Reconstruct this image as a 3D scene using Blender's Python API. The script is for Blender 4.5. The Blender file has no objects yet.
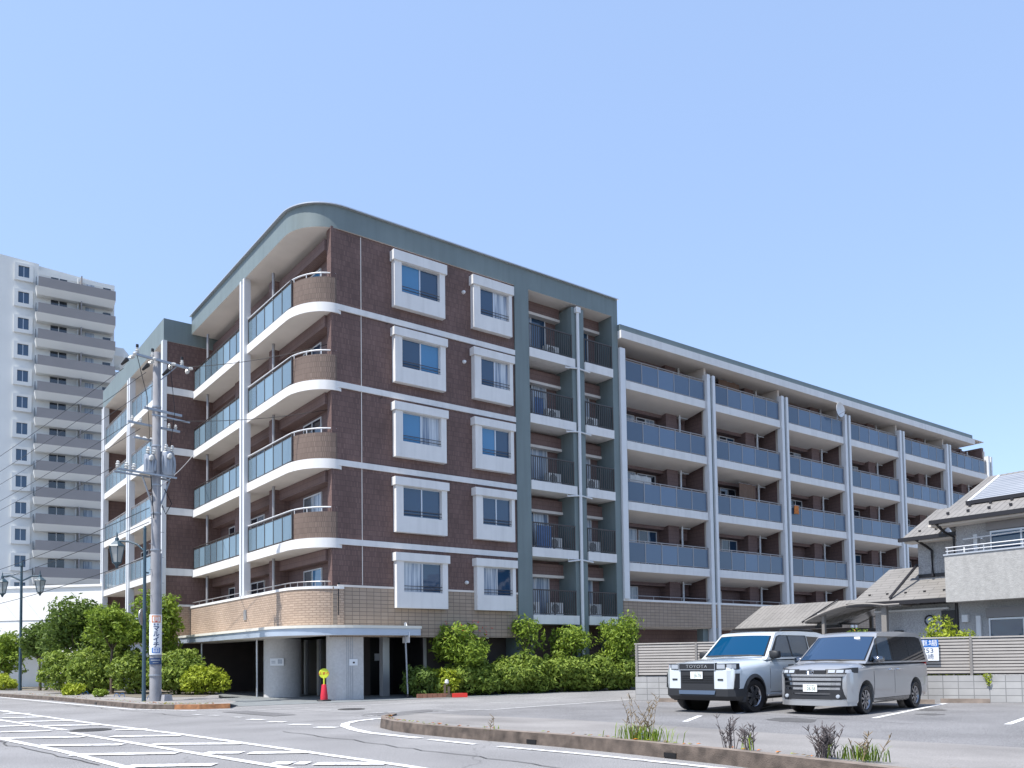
import bpy, bmesh, math, random
from mathutils import Vector, Matrix, Quaternion
random.seed(7)
S = bpy.context.scene
COL = S.collection
rad = math.radians

# ------------------------------------------------------------------ camera, sky, sun, exposure
EYE = 1.45
cam_d = bpy.data.cameras.new('camera')
cam = bpy.data.objects.new('camera', cam_d); COL.objects.link(cam); S.camera = cam
cam_d.sensor_width = 36.0
cam_d.lens = 36.0 * 843.0 / 1024.0
cam_d.shift_y = (619.0 - 384.0) / 1024.0
cam_d.clip_start = 0.1; cam_d.clip_end = 6000
_p, _r = rad(2.7), rad(0.8)
fw = Vector((0, math.cos(_p), math.sin(_p))); rt = Vector((1, 0, 0)); up = Vector((0, -math.sin(_p), math.cos(_p)))
rt2 = rt * math.cos(_r) - up * math.sin(_r); up2 = up * math.cos(_r) + rt * math.sin(_r)
M = Matrix((rt2, up2, -fw)).transposed().to_4x4(); M.translation = Vector((0, 0, EYE))
cam.matrix_world = M
S.render.resolution_x = 1024; S.render.resolution_y = 768

SUN_EL = 62.0
SUN_H = Vector((-0.806, -0.592, 0)).normalized()
sdir = Vector((SUN_H.x * math.cos(rad(SUN_EL)), SUN_H.y * math.cos(rad(SUN_EL)), math.sin(rad(SUN_EL))))
W = bpy.data.worlds.new('World'); S.world = W; W.use_nodes = True
nt = W.node_tree; nt.nodes.clear()
sky = nt.nodes.new('ShaderNodeTexSky'); sky.sky_type = 'NISHITA'; sky.sun_disc = False
sky.sun_elevation = rad(SUN_EL); sky.sun_rotation = math.atan2(SUN_H.x, SUN_H.y)
sky.altitude = 50; sky.air_density = 1.0; sky.dust_density = 1.0; sky.ozone_density = 1.6
bg = nt.nodes.new('ShaderNodeBackground'); bg.inputs[1].default_value = 0.15
wo = nt.nodes.new('ShaderNodeOutputWorld')
hz = nt.nodes.new('ShaderNodeMix'); hz.data_type = 'RGBA'; hz.inputs[0].default_value = 0.62      # flat pale blue mixed in to even and brighten the sky
hz.inputs[7].default_value = (1.36, 1.92, 3.08, 1)
nt.links.new(sky.outputs[0], hz.inputs[6]); nt.links.new(hz.outputs[2], bg.inputs[0]); nt.links.new(bg.outputs[0], wo.inputs[0])
sun_d = bpy.data.lights.new('sun', 'SUN'); sun_d.energy = 3.4; sun_d.angle = rad(0.5); sun_d.color = (1, 0.96, 0.9)
sun = bpy.data.objects.new('sun', sun_d); COL.objects.link(sun)
sun.rotation_euler = sdir.to_track_quat('Z', 'Y').to_euler(); sun.location = (0, 0, 60)
S.view_settings.view_transform = 'Standard'; S.view_settings.look = 'None'
S.view_settings.exposure = 1.12; S.view_settings.gamma = 1.0; S.view_settings.use_curve_mapping = False

# ------------------------------------------------------------------ materials
def _vary(nt, col, scale, amt, coord='Object', detail=4):
    tc = nt.nodes.new('ShaderNodeTexCoord'); n = nt.nodes.new('ShaderNodeTexNoise')
    n.inputs['Scale'].default_value = scale; n.inputs['Detail'].default_value = detail
    nt.links.new(tc.outputs[coord], n.inputs['Vector'])
    mp = nt.nodes.new('ShaderNodeMapRange'); mp.inputs[1].default_value = 0.3; mp.inputs[2].default_value = 0.7
    mp.inputs[3].default_value = 1 - amt; mp.inputs[4].default_value = 1 + amt
    nt.links.new(n.outputs['Fac'], mp.inputs[0])
    return tc, n, mp.outputs[0]
def _mul(nt, a, b):
    m = nt.nodes.new('ShaderNodeVectorMath'); m.operation = 'MULTIPLY'
    for i, s in enumerate((a, b)):
        if isinstance(s, tuple): m.inputs[i].default_value = s[:3]
        else: nt.links.new(s, m.inputs[i])
    return m.outputs[0]
def mat(name, col, rough=0.6, metal=0.0, vary=0.0, scale=2.0, bump=0.0, bscale=40.0, spec=0.5, ior=1.45, alpha=None, streak=0.0, coat=0.0):
    m = bpy.data.materials.new(name); m.use_nodes = True; nt = m.node_tree
    b = nt.nodes['Principled BSDF']
    b.inputs['Base Color'].default_value = (*col, 1); b.inputs['Roughness'].default_value = rough
    b.inputs['Metallic'].default_value = metal; b.inputs['Specular IOR Level'].default_value = spec; b.inputs['IOR'].default_value = ior
    b.inputs['Coat Weight'].default_value = coat; b.inputs['Coat Roughness'].default_value = 0.03
    if alpha is not None: b.inputs['Alpha'].default_value = alpha
    src = None
    if vary > 0:
        tc, n, f = _vary(nt, col, scale, vary); src = _mul(nt, tuple(col), f)
    if streak > 0:      # rain streaks: noise stretched along z
        tc = nt.nodes.new('ShaderNodeTexCoord'); mpn = nt.nodes.new('ShaderNodeMapping'); mpn.inputs['Scale'].default_value = (3, 3, 0.25)
        n2 = nt.nodes.new('ShaderNodeTexNoise'); n2.inputs['Scale'].default_value = 1.5; n2.inputs['Detail'].default_value = 5
        nt.links.new(tc.outputs['Object'], mpn.inputs[0]); nt.links.new(mpn.outputs[0], n2.inputs['Vector'])
        mr = nt.nodes.new('ShaderNodeMapRange'); mr.inputs[1].default_value = .45; mr.inputs[2].default_value = .75
        mr.inputs[3].default_value = 1; mr.inputs[4].default_value = 1 - streak
        nt.links.new(n2.outputs['Fac'], mr.inputs[0])
        src = _mul(nt, src if src is not None else tuple(col), mr.outputs[0])
    if src is not None: nt.links.new(src, b.inputs['Base Color'])
    if bump > 0:
        tc = nt.nodes.new('ShaderNodeTexCoord'); n = nt.nodes.new('ShaderNodeTexNoise'); n.inputs['Scale'].default_value = bscale
        n.inputs['Detail'].default_value = 3
        nt.links.new(tc.outputs['Object'], n.inputs['Vector'])
        bp = nt.nodes.new('ShaderNodeBump'); bp.inputs['Strength'].default_value = bump; bp.inputs['Distance'].default_value = 0.02
        nt.links.new(n.outputs['Fac'], bp.inputs['Height']); nt.links.new(bp.outputs[0], b.inputs['Normal'])
    return m
def brick(name, c1, c2, cm, w, h, mortar=0.01, rough=0.7, offset=0.5, bump=0.4, vary=0.12, vscale=0.6, bias=0.0):
    m = bpy.data.materials.new(name); m.use_nodes = True; nt = m.node_tree; b = nt.nodes['Principled BSDF']
    uv = nt.nodes.new('ShaderNodeTexCoord'); t = nt.nodes.new('ShaderNodeTexBrick')
    t.offset = offset; t.inputs['Color1'].default_value = (*c1, 1); t.inputs['Color2'].default_value = (*c2, 1); t.inputs['Mortar'].default_value = (*cm, 1)
    t.inputs['Scale'].default_value = 1; t.inputs['Brick Width'].default_value = w; t.inputs['Row Height'].default_value = h
    t.inputs['Mortar Size'].default_value = mortar; t.inputs['Mortar Smooth'].default_value = 0.2; t.inputs['Bias'].default_value = bias
    nt.links.new(uv.outputs['UV'], t.inputs['Vector'])
    tc, n, f = _vary(nt, c1, vscale, vary, detail=6)
    nt.links.new(_mul(nt, t.outputs['Color'], f), b.inputs['Base Color'])
    b.inputs['Roughness'].default_value = rough; b.inputs['Specular IOR Level'].default_value = 0.35
    bp = nt.nodes.new('ShaderNodeBump'); bp.inputs['Strength'].default_value = bump; bp.inputs['Distance'].default_value = 0.015; bp.invert = True
    nt.links.new(t.outputs['Fac'], bp.inputs['Height']); nt.links.new(bp.outputs[0], b.inputs['Normal'])
    return m
def leafmat(name, dark, light, trans=0.35):
    m = bpy.data.materials.new(name); m.use_nodes = True; nt = m.node_tree; nt.nodes.clear()
    g = nt.nodes.new('ShaderNodeNewGeometry'); r = nt.nodes.new('ShaderNodeValToRGB')
    r.color_ramp.elements[0].color = (*dark, 1); r.color_ramp.elements[1].color = (*light, 1)
    nt.links.new(g.outputs['Random Per Island'], r.inputs[0])
    d = nt.nodes.new('ShaderNodeBsdfPrincipled'); d.inputs['Roughness'].default_value = 0.55; d.inputs['Specular IOR Level'].default_value = 0.3
    t = nt.nodes.new('ShaderNodeBsdfTranslucent'); mx = nt.nodes.new('ShaderNodeMixShader'); mx.inputs[0].default_value = trans
    o = nt.nodes.new('ShaderNodeOutputMaterial')
    nt.links.new(r.outputs[0], d.inputs['Base Color']); nt.links.new(r.outputs[0], t.inputs[0])
    nt.links.new(d.outputs[0], mx.inputs[1]); nt.links.new(t.outputs[0], mx.inputs[2]); nt.links.new(mx.outputs[0], o.inputs[0])
    return m
def asphaltmat(name, c, speck=0.5, patch=0.16, crack=True):
    m = bpy.data.materials.new(name); m.use_nodes = True; nt = m.node_tree; b = nt.nodes['Principled BSDF']
    tc, n, f = _vary(nt, c, 55.0, speck, detail=2)
    tc2, n2, f2 = _vary(nt, c, 0.45, patch, detail=6)
    src = _mul(nt, _mul(nt, tuple(c), f), f2)
    if crack:
        v = nt.nodes.new('ShaderNodeTexVoronoi'); v.feature = 'DISTANCE_TO_EDGE'; v.inputs['Scale'].default_value = 0.16
        nz = nt.nodes.new('ShaderNodeTexNoise'); nz.inputs['Scale'].default_value = 1.2; nz.inputs['Detail'].default_value = 6
        ad = nt.nodes.new('ShaderNodeVectorMath'); ad.operation = 'ADD'
        nt.links.new(tc.outputs['Object'], nz.inputs['Vector']); nt.links.new(tc.outputs['Object'], ad.inputs[0]); nt.links.new(nz.outputs['Color'], ad.inputs[1])
        nt.links.new(ad.outputs[0], v.inputs['Vector'])
        mr = nt.nodes.new('ShaderNodeMapRange'); mr.inputs[1].default_value = 0.0; mr.inputs[2].default_value = 0.0035; mr.inputs[3].default_value = 0.7; mr.inputs[4].default_value = 1
        nt.links.new(v.outputs['Distance'], mr.inputs[0]); src = _mul(nt, src, mr.outputs[0])
    nt.links.new(src, b.inputs['Base Color']); b.inputs['Roughness'].default_value = 0.85; b.inputs['Specular IOR Level'].default_value = 0.25
    bp = nt.nodes.new('ShaderNodeBump'); bp.inputs['Strength'].default_value = 0.25; bp.inputs['Distance'].default_value = 0.01
    nt.links.new(n.outputs['Fac'], bp.inputs['Height']); nt.links.new(bp.outputs[0], b.inputs['Normal'])
    return m
def paintmat(name, c, worn=(0.2, 0.2, 0.2)):
    m = bpy.data.materials.new(name); m.use_nodes = True; nt = m.node_tree; b = nt.nodes['Principled BSDF']
    tc = nt.nodes.new('ShaderNodeTexCoord'); n = nt.nodes.new('ShaderNodeTexNoise'); n.inputs['Scale'].default_value = 9; n.inputs['Detail'].default_value = 8; n.inputs['Roughness'].default_value = 0.75
    nt.links.new(tc.outputs['Object'], n.inputs['Vector'])
    r = nt.nodes.new('ShaderNodeValToRGB'); r.color_ramp.elements[0].position = 0.38; r.color_ramp.elements[0].color = (*worn, 1)
    r.color_ramp.elements[1].position = 0.50; r.color_ramp.elements[1].color = (*c, 1)
    nt.links.new(n.outputs['Fac'], r.inputs[0]); nt.links.new(r.outputs[0], b.inputs['Base Color']); b.inputs['Roughness'].default_value = 0.7
    return m
def glassmat(name, col, rough=0.04, ior=1.75, wob=0.0):
    m = mat(name, col, rough=rough, spec=0.5, ior=ior)
    if wob:
        nt = m.node_tree; b = nt.nodes['Principled BSDF']
        tc = nt.nodes.new('ShaderNodeTexCoord'); n = nt.nodes.new('ShaderNodeTexNoise'); n.inputs['Scale'].default_value = 1.1
        nt.links.new(tc.outputs['Object'], n.inputs['Vector'])
        bp = nt.nodes.new('ShaderNodeBump'); bp.inputs['Strength'].default_value = wob; bp.inputs['Distance'].default_value = 0.05
        nt.links.new(n.outputs['Fac'], bp.inputs['Height']); nt.links.new(bp.outputs[0], b.inputs['Normal'])
    return m
def panelglass(name, col, clear, rough=0.12):
    m = bpy.data.materials.new(name); m.use_nodes = True; nt = m.node_tree; b = nt.nodes['Principled BSDF']
    g = nt.nodes.new('ShaderNodeNewGeometry')
    mr = nt.nodes.new('ShaderNodeMapRange'); mr.inputs[3].default_value = 0.7; mr.inputs[4].default_value = 1.5
    nt.links.new(g.outputs['Random Per Island'], mr.inputs[0])
    nt.links.new(_mul(nt, tuple(col), mr.outputs[0]), b.inputs['Base Color'])
    b.inputs['Roughness'].default_value = rough; b.inputs['IOR'].default_value = 1.6
    t = nt.nodes.new('ShaderNodeBsdfTransparent'); t.inputs[0].default_value = (0.75, 0.85, 0.95, 1)
    mx = nt.nodes.new('ShaderNodeMixShader'); mx.inputs[0].default_value = clear
    nt.links.new(b.outputs[0], mx.inputs[1]); nt.links.new(t.outputs[0], mx.inputs[2])
    nt.links.new(mx.outputs[0], nt.nodes['Material Output'].inputs[0])
    return m

def curtainmat(name):
    m = glassmat(name, (0.42, 0.47, 0.54), rough=0.1, ior=1.5); nt = m.node_tree; b = nt.nodes['Principled BSDF']
    tc = nt.nodes.new('ShaderNodeTexCoord'); mp = nt.nodes.new('ShaderNodeMapping'); mp.inputs['Scale'].default_value = (9, 9, 0.35)
    n = nt.nodes.new('ShaderNodeTexNoise'); n.inputs['Scale'].default_value = 1.3; n.inputs['Detail'].default_value = 4
    nt.links.new(tc.outputs['Object'], mp.inputs[0]); nt.links.new(mp.outputs[0], n.inputs['Vector'])
    r = nt.nodes.new('ShaderNodeValToRGB'); r.color_ramp.elements[0].position = .35; r.color_ramp.elements[0].color = (.14, .19, .27, 1); r.color_ramp.elements[1].position = .62; r.color_ramp.elements[1].color = (.52, .56, .6, 1)  # curtain folds shaded in as upright dark and pale bands
    nt.links.new(n.outputs['Fac'], r.inputs[0]); nt.links.new(r.outputs[0], b.inputs['Base Color']); return m
MT = dict(
 asphalt=asphaltmat('asphalt', (0.215, 0.212, 0.214)), lot=asphaltmat('lot_asphalt', (0.175, 0.173, 0.176), crack=False, patch=0.2),
 drive=asphaltmat('drive_asphalt', (0.225, 0.222, 0.223)), walk=asphaltmat('walk', (0.225, 0.215, 0.208), speck=0.25, patch=0.2, crack=False),
 ground=mat('earth', (0.17, 0.15, 0.12), 0.9, vary=0.3, scale=0.3),
 paint=paintmat('road_paint', (0.72, 0.72, 0.72)), paint_old=paintmat('old_road_paint', (0.5, 0.5, 0.5)),
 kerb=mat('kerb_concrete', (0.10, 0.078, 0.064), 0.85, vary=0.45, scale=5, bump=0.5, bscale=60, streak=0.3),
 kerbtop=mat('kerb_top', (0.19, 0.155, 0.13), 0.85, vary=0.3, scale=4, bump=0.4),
 orange=mat('orange_kerb_paint', (0.27, 0.12, 0.05), 0.7, vary=0.35, scale=8),
 brown=brick('brown_tile', (0.13, 0.08, 0.071), (0.18, 0.112, 0.098), (0.093, 0.059, 0.053), 0.06, 0.2, 0.008, offset=0.5, vary=0.16, vscale=0.9),
 brownd=brick('brown_recess', (0.185, 0.122, 0.112), (0.225, 0.15, 0.136), (0.13, 0.086, 0.08), 0.06, 0.2, 0.012, offset=0.0, vary=0.1),
 beige=brick('beige_tile', (0.30, 0.235, 0.18), (0.34, 0.27, 0.21), (0.16, 0.125, 0.1), 0.3, 0.15, 0.012, offset=0.0, vary=0.1),
 beige2=brick('split_beige_tile', (0.36, 0.27, 0.205), (0.42, 0.32, 0.245), (0.27, 0.2, 0.15), 0.24, 0.09, 0.012, offset=0.5, vary=0.12, bump=0.9),
 curvedb=brick('curved_tile', (0.15, 0.108, 0.088), (0.18, 0.132, 0.108), (0.10, 0.073, 0.06), 0.07, 0.2, 0.008, vary=0.12),
 teal=mat('teal_panel', (0.16, 0.198, 0.20), 0.5, vary=0.06, scale=0.8, streak=0.12),
 teal2=mat('teal_light_panel', (0.17, 0.21, 0.195), 0.55, vary=0.05, scale=0.8, streak=0.1),
 white=mat('white_render', (0.69, 0.68, 0.665), 0.65, vary=0.04, scale=1.2, streak=0.10),
 soffit=mat('soffit', (0.66, 0.61, 0.56), 0.8, vary=0.06, scale=0.8),
 whitem=mat('white_metal', (0.64, 0.65, 0.66), 0.4, vary=0.03),
 alu=mat('aluminium', (0.55, 0.56, 0.58), 0.35, metal=0.6),
 bronze=mat('bronze_rail', (0.085, 0.075, 0.07), 0.45, metal=0.5),
 railgrey=mat('grey_rail', (0.33, 0.32, 0.32), 0.45, metal=0.4),
 canopy=mat('canopy_metal', (0.42, 0.48, 0.56), 0.35, metal=0.3, vary=0.05),
 canopytop=mat('canopy_top', (0.62, 0.6, 0.53), 0.6),
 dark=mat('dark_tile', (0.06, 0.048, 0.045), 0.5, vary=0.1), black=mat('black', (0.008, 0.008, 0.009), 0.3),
 pillar=mat('pillar_stone', (0.5, 0.49, 0.48), 0.6, vary=0.07, scale=12, bump=0.2, bscale=80),
 paving=mat('entrance_paving', (0.19, 0.205, 0.21), 0.6, vary=0.12, scale=3),
 bglass=panelglass('blue_balcony_glass', (0.10, 0.15, 0.225), 0.18), lglass=panelglass('pale_balcony_glass', (0.18, 0.26, 0.315), 0.25),
 wglass=glassmat('window_glass', (0.02, 0.055, 0.11), wob=0.2), wsky=glassmat('window_glass_sky', (0.05, 0.19, 0.36), wob=0.2),  # blue base colours stand in for sky reflected in the panes
 wdark=glassmat('window_glass_dark', (0.015, 0.022, 0.035)), curtain=curtainmat('window_curtain'),
 acw=mat('ac_white', (0.68, 0.67, 0.64), 0.5, vary=0.05), acd=mat('ac_grille', (0.12, 0.12, 0.12), 0.5),
 twhite=mat('tower_render', (0.64, 0.65, 0.635), 0.8, vary=0.05, scale=0.25), tgrey=mat('tower_parapet', (0.235, 0.225, 0.225), 0.7, vary=0.05, scale=0.4),
 conc=mat('pole_concrete', (0.27, 0.27, 0.285), 0.75, vary=0.12, scale=3, streak=0.2), galv=mat('galvanised', (0.33, 0.35, 0.38), 0.4, metal=0.5, vary=0.1),
 porcelain=mat('porcelain', (0.55, 0.55, 0.53), 0.2), rubber=mat('rubber', (0.012, 0.012, 0.014), 0.5),
 lampteal=mat('lamp_teal', (0.04, 0.075, 0.10), 0.4), lampglass=panelglass('lamp_glass', (0.6, 0.6, 0.55), 0.35),
 bark=mat('bark', (0.10, 0.075, 0.055), 0.9, vary=0.3, scale=8, bump=0.6, bscale=30),
 leaf_mid=leafmat('leaf_mid', (0.075, 0.125, 0.018), (0.22, 0.30, 0.045)), leaf_dark=leafmat('leaf_dark', (0.06, 0.105, 0.018), (0.165, 0.24, 0.045)),
 leaf_light=leafmat('leaf_light', (0.20, 0.26, 0.018), (0.43, 0.49, 0.045)), leaf_fresh=leafmat('leaf_fresh', (0.12, 0.19, 0.02), (0.29, 0.39, 0.05)),
 leaf_hedge=leafmat('leaf_hedge', (0.10, 0.16, 0.02), (0.33, 0.42, 0.075)),
 weed_dry=mat('dry_stalk', (0.20, 0.15, 0.09), 0.9, vary=0.2), weed_grey=mat('grey_stalk', (0.10, 0.085, 0.085), 0.9, vary=0.2),
 block=brick('concrete_block', (0.33, 0.325, 0.32), (0.37, 0.365, 0.355), (0.2, 0.2, 0.195), 0.4, 0.2, 0.012, offset=0.0, vary=0.18, vscale=1.2),
 fence=mat('fence_slat', (0.40, 0.37, 0.34), 0.5, vary=0.06, scale=3), fencep=mat('fence_post', (0.22, 0.205, 0.19), 0.5),
 stucco=mat('speckled_stucco', (0.36, 0.36, 0.365), 0.85, vary=0.30, scale=26, bump=0.6, bscale=25, streak=0.1), stuccol=mat('pale_stucco', (0.36, 0.355, 0.345), 0.85, vary=0.10, scale=9, bump=0.5, bscale=25, streak=0.12),
 shingle=brick('grey_shingle', (0.185, 0.177, 0.168), (0.205, 0.196, 0.187), (0.12, 0.115, 0.11), 0.9, 0.2, 0.016, vary=0.12),
 gutter=mat('dark_gutter', (0.02, 0.018, 0.02), 0.35), solar=brick('solar_cells', (0.15, 0.165, 0.19), (0.19, 0.205, 0.23), (0.38, 0.39, 0.41), 0.2, 3.0, 0.03, rough=0.4, offset=0, bump=0.0),
 poly=mat('polycarbonate', (0.33, 0.33, 0.34), 0.25, alpha=0.8), cream=mat('cream_wall', (0.80, 0.79, 0.76), 0.8, vary=0.03),
 redcone=mat('cone_red', (0.55, 0.02, 0.04), 0.5), yellow=mat('sign_yellow', (0.55, 0.62, 0.04), 0.5), signred=mat('sign_red', (0.6, 0.03, 0.03), 0.5),
 signw=mat('sign_white', (0.74, 0.76, 0.78), 0.4), signb=mat('sign_blue', (0.035, 0.14, 0.42), 0.4), signnavy=mat('sign_navy', (0.02, 0.05, 0.13), 0.4),
 suv=mat('pale_blue_grey_paint', (0.60, 0.645, 0.67), 0.22, metal=0.15, coat=1.0), beam=mat('beam_render', (0.30, 0.245, 0.215), 0.8, vary=.06), van=mat('silver_paint', (0.40, 0.405, 0.415), 0.28, metal=0.55, coat=1.0),
 clad=mat('black_cladding', (0.022, 0.023, 0.026), 0.55), chrome=mat('chrome', (0.62, 0.64, 0.67), 0.12, metal=1.0), dchrome=mat('smoked_chrome', (0.23, 0.235, 0.25), 0.15, metal=1.0),
 screen=glassmat('windscreen', (0.001, 0.042, 0.105), rough=0.03, ior=1.4), screen2=glassmat('van_windscreen', (0.02, 0.045, 0.095), rough=0.03, ior=1.6), sglass=glassmat('side_glass', (0.035, 0.06, 0.09), rough=0.03, ior=1.6),  # the blue of both windscreens is reflected sky put into the colour
 tint=glassmat('tinted_glass', (0.012, 0.013, 0.016), rough=0.03, ior=1.6), lampc=glassmat('headlight_lens', (0.35, 0.38, 0.42), rough=0.05, ior=1.5), amber=mat('amber_lens', (0.7, 0.2, 0.02), 0.2),
 rim=mat('machined_rim', (0.33, 0.33, 0.35), 0.25, metal=0.9), rimd=mat('dark_rim', (0.05, 0.05, 0.055), 0.35, metal=0.4), plate=mat('plate_white', (0.75, 0.76, 0.75), 0.4), plateg=mat('plate_green', (0.02, 0.10, 0.06), 0.5),
 terracotta=mat('terracotta', (0.24, 0.11, 0.07), 0.8, vary=0.2, scale=6), flower=mat('red_flower', (0.55, 0.03, 0.02), 0.6), flowero=mat('orange_flower', (0.6, 0.18, 0.02), 0.6), bluehoop=mat('blue_hoop', (0.03, 0.13, 0.35), 0.4), iron=mat('cast_iron', (0.075, 0.072, 0.07), 0.6, vary=0.2, scale=10, bump=0.5),
)

# ------------------------------------------------------------------ mesh builder
class MB:
    def __init__(s): s.bm = bmesh.new(); s.mi = 0; s.mats = []
    def use(s, m):
        if m not in s.mats: s.mats.append(m)
        s.mi = s.mats.index(m); return s
    def face(s, pts):
        vs = [s.bm.verts.new(p) for p in pts]
        try: f = s.bm.faces.new(vs); f.material_index = s.mi; return f
        except ValueError: return None
    def hexa(s, b, t):       # bottom ring, top ring (ccw from above)
        n = len(b); vb = [s.bm.verts.new(p) for p in b]; vt = [s.bm.verts.new(p) for p in t]
        fs = [vb[::-1], vt] + [[vb[i], vb[(i + 1) % n], vt[(i + 1) % n], vt[i]] for i in range(n)]
        for f in fs: s.bm.faces.new(f).material_index = s.mi
        return s
    def box(s, x0, x1, y0, y1, z0, z1):
        b = [(x0, y0), (x1, y0), (x1, y1), (x0, y1)]
        return s.hexa([(x, y, z0) for x, y in b], [(x, y, z1) for x, y in b])
    def prism(s, poly, z0, z1, mtop=None, mbot=None):
        a = sum(poly[i][0] * poly[(i + 1) % len(poly)][1] - poly[(i + 1) % len(poly)][0] * poly[i][1] for i in range(len(poly)))
        if a < 0: poly = poly[::-1]
        n = len(poly); vb = [s.bm.verts.new((x, y, z0)) for x, y in poly]; vt = [s.bm.verts.new((x, y, z1)) for x, y in poly]
        f = s.bm.faces.new(vb[::-1]); f.material_index = s.mats.index(mbot) if mbot else s.mi
        f = s.bm.faces.new(vt); f.material_index = s.mats.index(mtop) if mtop else s.mi
        for i in range(n): s.bm.faces.new([vb[i], vb[(i + 1) % n], vt[(i + 1) % n], vt[i]]).material_index = s.mi
        return s
    def prism_y(s, poly, y0, y1):      # polygon in (x,z) extruded along y
        a = sum(poly[i][0] * poly[(i + 1) % len(poly)][1] - poly[(i + 1) % len(poly)][0] * poly[i][1] for i in range(len(poly)))
        if a < 0: poly = poly[::-1]
        return s.hexa([(x, y1, z) for x, z in poly], [(x, y0, z) for x, z in poly])
    def prism_x(s, poly, x0, x1):      # polygon in (y,z) extruded along x
        a = sum(poly[i][0] * poly[(i + 1) % len(poly)][1] - poly[(i + 1) % len(poly)][0] * poly[i][1] for i in range(len(poly)))
        if a < 0: poly = poly[::-1]
        return s.hexa([(x0, y, z) for y, z in poly], [(x1, y, z) for y, z in poly])
    def tube(s, pts, r, n=6, r2=None):
        pts = [Vector(p) for p in pts]; rings = []
        for i, p in enumerate(pts):
            d = (pts[min(i + 1, len(pts) - 1)] - pts[max(i - 1, 0)])
            if d.length < 1e-9: d = Vector((0, 0, 1))
            d.normalize(); a = d.orthogonal().normalized() if abs(d.z) < 0.99 else Vector((1, 0, 0))
            if abs(d.z) < 0.99: a = d.cross(Vector((0, 0, 1))).normalized()
            b = d.cross(a).normalized()
            rr = r if r2 is None else r + (r2 - r) * i / (len(pts) - 1)
            rings.append([s.bm.verts.new(p + a * math.cos(2 * math.pi * k / n) * rr + b * math.sin(2 * math.pi * k / n) * rr) for k in range(n)])
        for A, B in zip(rings, rings[1:]):
            for k in range(n): s.bm.faces.new([A[k], B[k], B[(k + 1) % n], A[(k + 1) % n]]).material_index = s.mi
        s.bm.faces.new(rings[0]).material_index = s.mi; s.bm.faces.new(rings[-1][::-1]).material_index = s.mi
        return s
    def lathe(s, prof, c=(0, 0, 0), axis='z', n=16, cap=True):     # prof: (radius, height)
        rings = []
        for r, h in prof:
            ring = []
            for k in range(n):
                a = 2 * math.pi * k / n; x, y = r * math.cos(a), r * math.sin(a)
                p = (x, y, h) if axis == 'z' else ((x, h, y) if axis == 'y' else (h, x, y))
                ring.append(s.bm.verts.new((p[0] + c[0], p[1] + c[1], p[2] + c[2])))
            rings.append(ring)
        for A, B in zip(rings, rings[1:]):
            for k in range(n): s.bm.faces.new([A[k], A[(k + 1) % n], B[(k + 1) % n], B[k]]).material_index = s.mi
        if cap: s.bm.faces.new(rings[0][::-1]).material_index = s.mi; s.bm.faces.new(rings[-1]).material_index = s.mi
        return s
    def loft(s, rings, cap=True):
        R = [[s.bm.verts.new(p) for p in r] for r in rings]; n = len(R[0])
        for A, B in zip(R, R[1:]):
            for k in range(n): s.bm.faces.new([A[k], A[(k + 1) % n], B[(k + 1) % n], B[k]]).material_index = s.mi
        if cap: s.bm.faces.new(R[0][::-1]).material_index = s.mi; s.bm.faces.new(R[-1]).material_index = s.mi
        return s
    def build(s, name, m=None, parent=None, smooth=None, loc=None, fixn=True):
        me = bpy.data.meshes.new(name)
        if fixn: bmesh.ops.recalc_face_normals(s.bm, faces=s.bm.faces)
        uv = s.bm.loops.layers.uv.new('UVMap')
        for f in s.bm.faces:
            nx, ny, nz = f.normal
            if abs(nz) > 0.85:
                for l in f.loops: l[uv].uv = (l.vert.co.x, l.vert.co.y)
            else:
                h = math.hypot(nx, ny) or 1; tx, ty = -ny / h, nx / h
                k = 1.0 / max(0.3, h)
                for l in f.loops: l[uv].uv = (l.vert.co.x * tx + l.vert.co.y * ty, l.vert.co.z * k)
            if smooth is not None: f.smooth = True
        s.bm.to_mesh(me); s.bm.free()
        if smooth is not None: me.set_sharp_from_angle(angle=rad(smooth))
        for q in (s.mats or [m]): me.materials.append(q)
        o = bpy.data.objects.new(name, me); COL.objects.link(o)
        if parent is not None: o.parent = parent
        if loc is not None: o.location = loc
        return o
def tag(o, label, cat, group=None):
    o['label'] = label; o['category'] = cat
    if group: o['group'] = group
    return o
def boxes(name, m, lst, parent):
    for q in lst:
        mb = MB().use(MT[m]); mb.box(*q); mb.build(name, None, parent)
def structure(o): o['kind'] = 'structure'; return o
def empty(name, loc, rz=0.0, label=None, cat=None, group=None):
    o = bpy.data.objects.new(name, None); COL.objects.link(o); o.location = loc; o.rotation_euler = (0, 0, rz); o.empty_display_size = 0.3
    if label: tag(o, label, cat, group)
    return o
def text(name, body, size, m, parent, loc, rot, extrude=0.003, align='CENTER', spacing=1.0, sx=1.0, bold=0.0):
    cu = bpy.data.curves.new(name, 'FONT'); cu.body = body; cu.size = size; cu.offset = bold; cu.extrude = extrude; cu.align_x = align; cu.align_y = 'CENTER'; cu.space_character = spacing
    t = bpy.data.objects.new(name, cu); COL.objects.link(t)
    dg = bpy.context.evaluated_depsgraph_get(); me = bpy.data.meshes.new_from_object(t.evaluated_get(dg))
    bpy.data.objects.remove(t); bpy.data.curves.remove(cu)
    me.materials.clear(); me.materials.append(m)
    o = bpy.data.objects.new(name, me); COL.objects.link(o); o.parent = parent; o.location = loc; o.rotation_euler = rot; o.scale = (sx, 1, 1)
    return o
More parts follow.
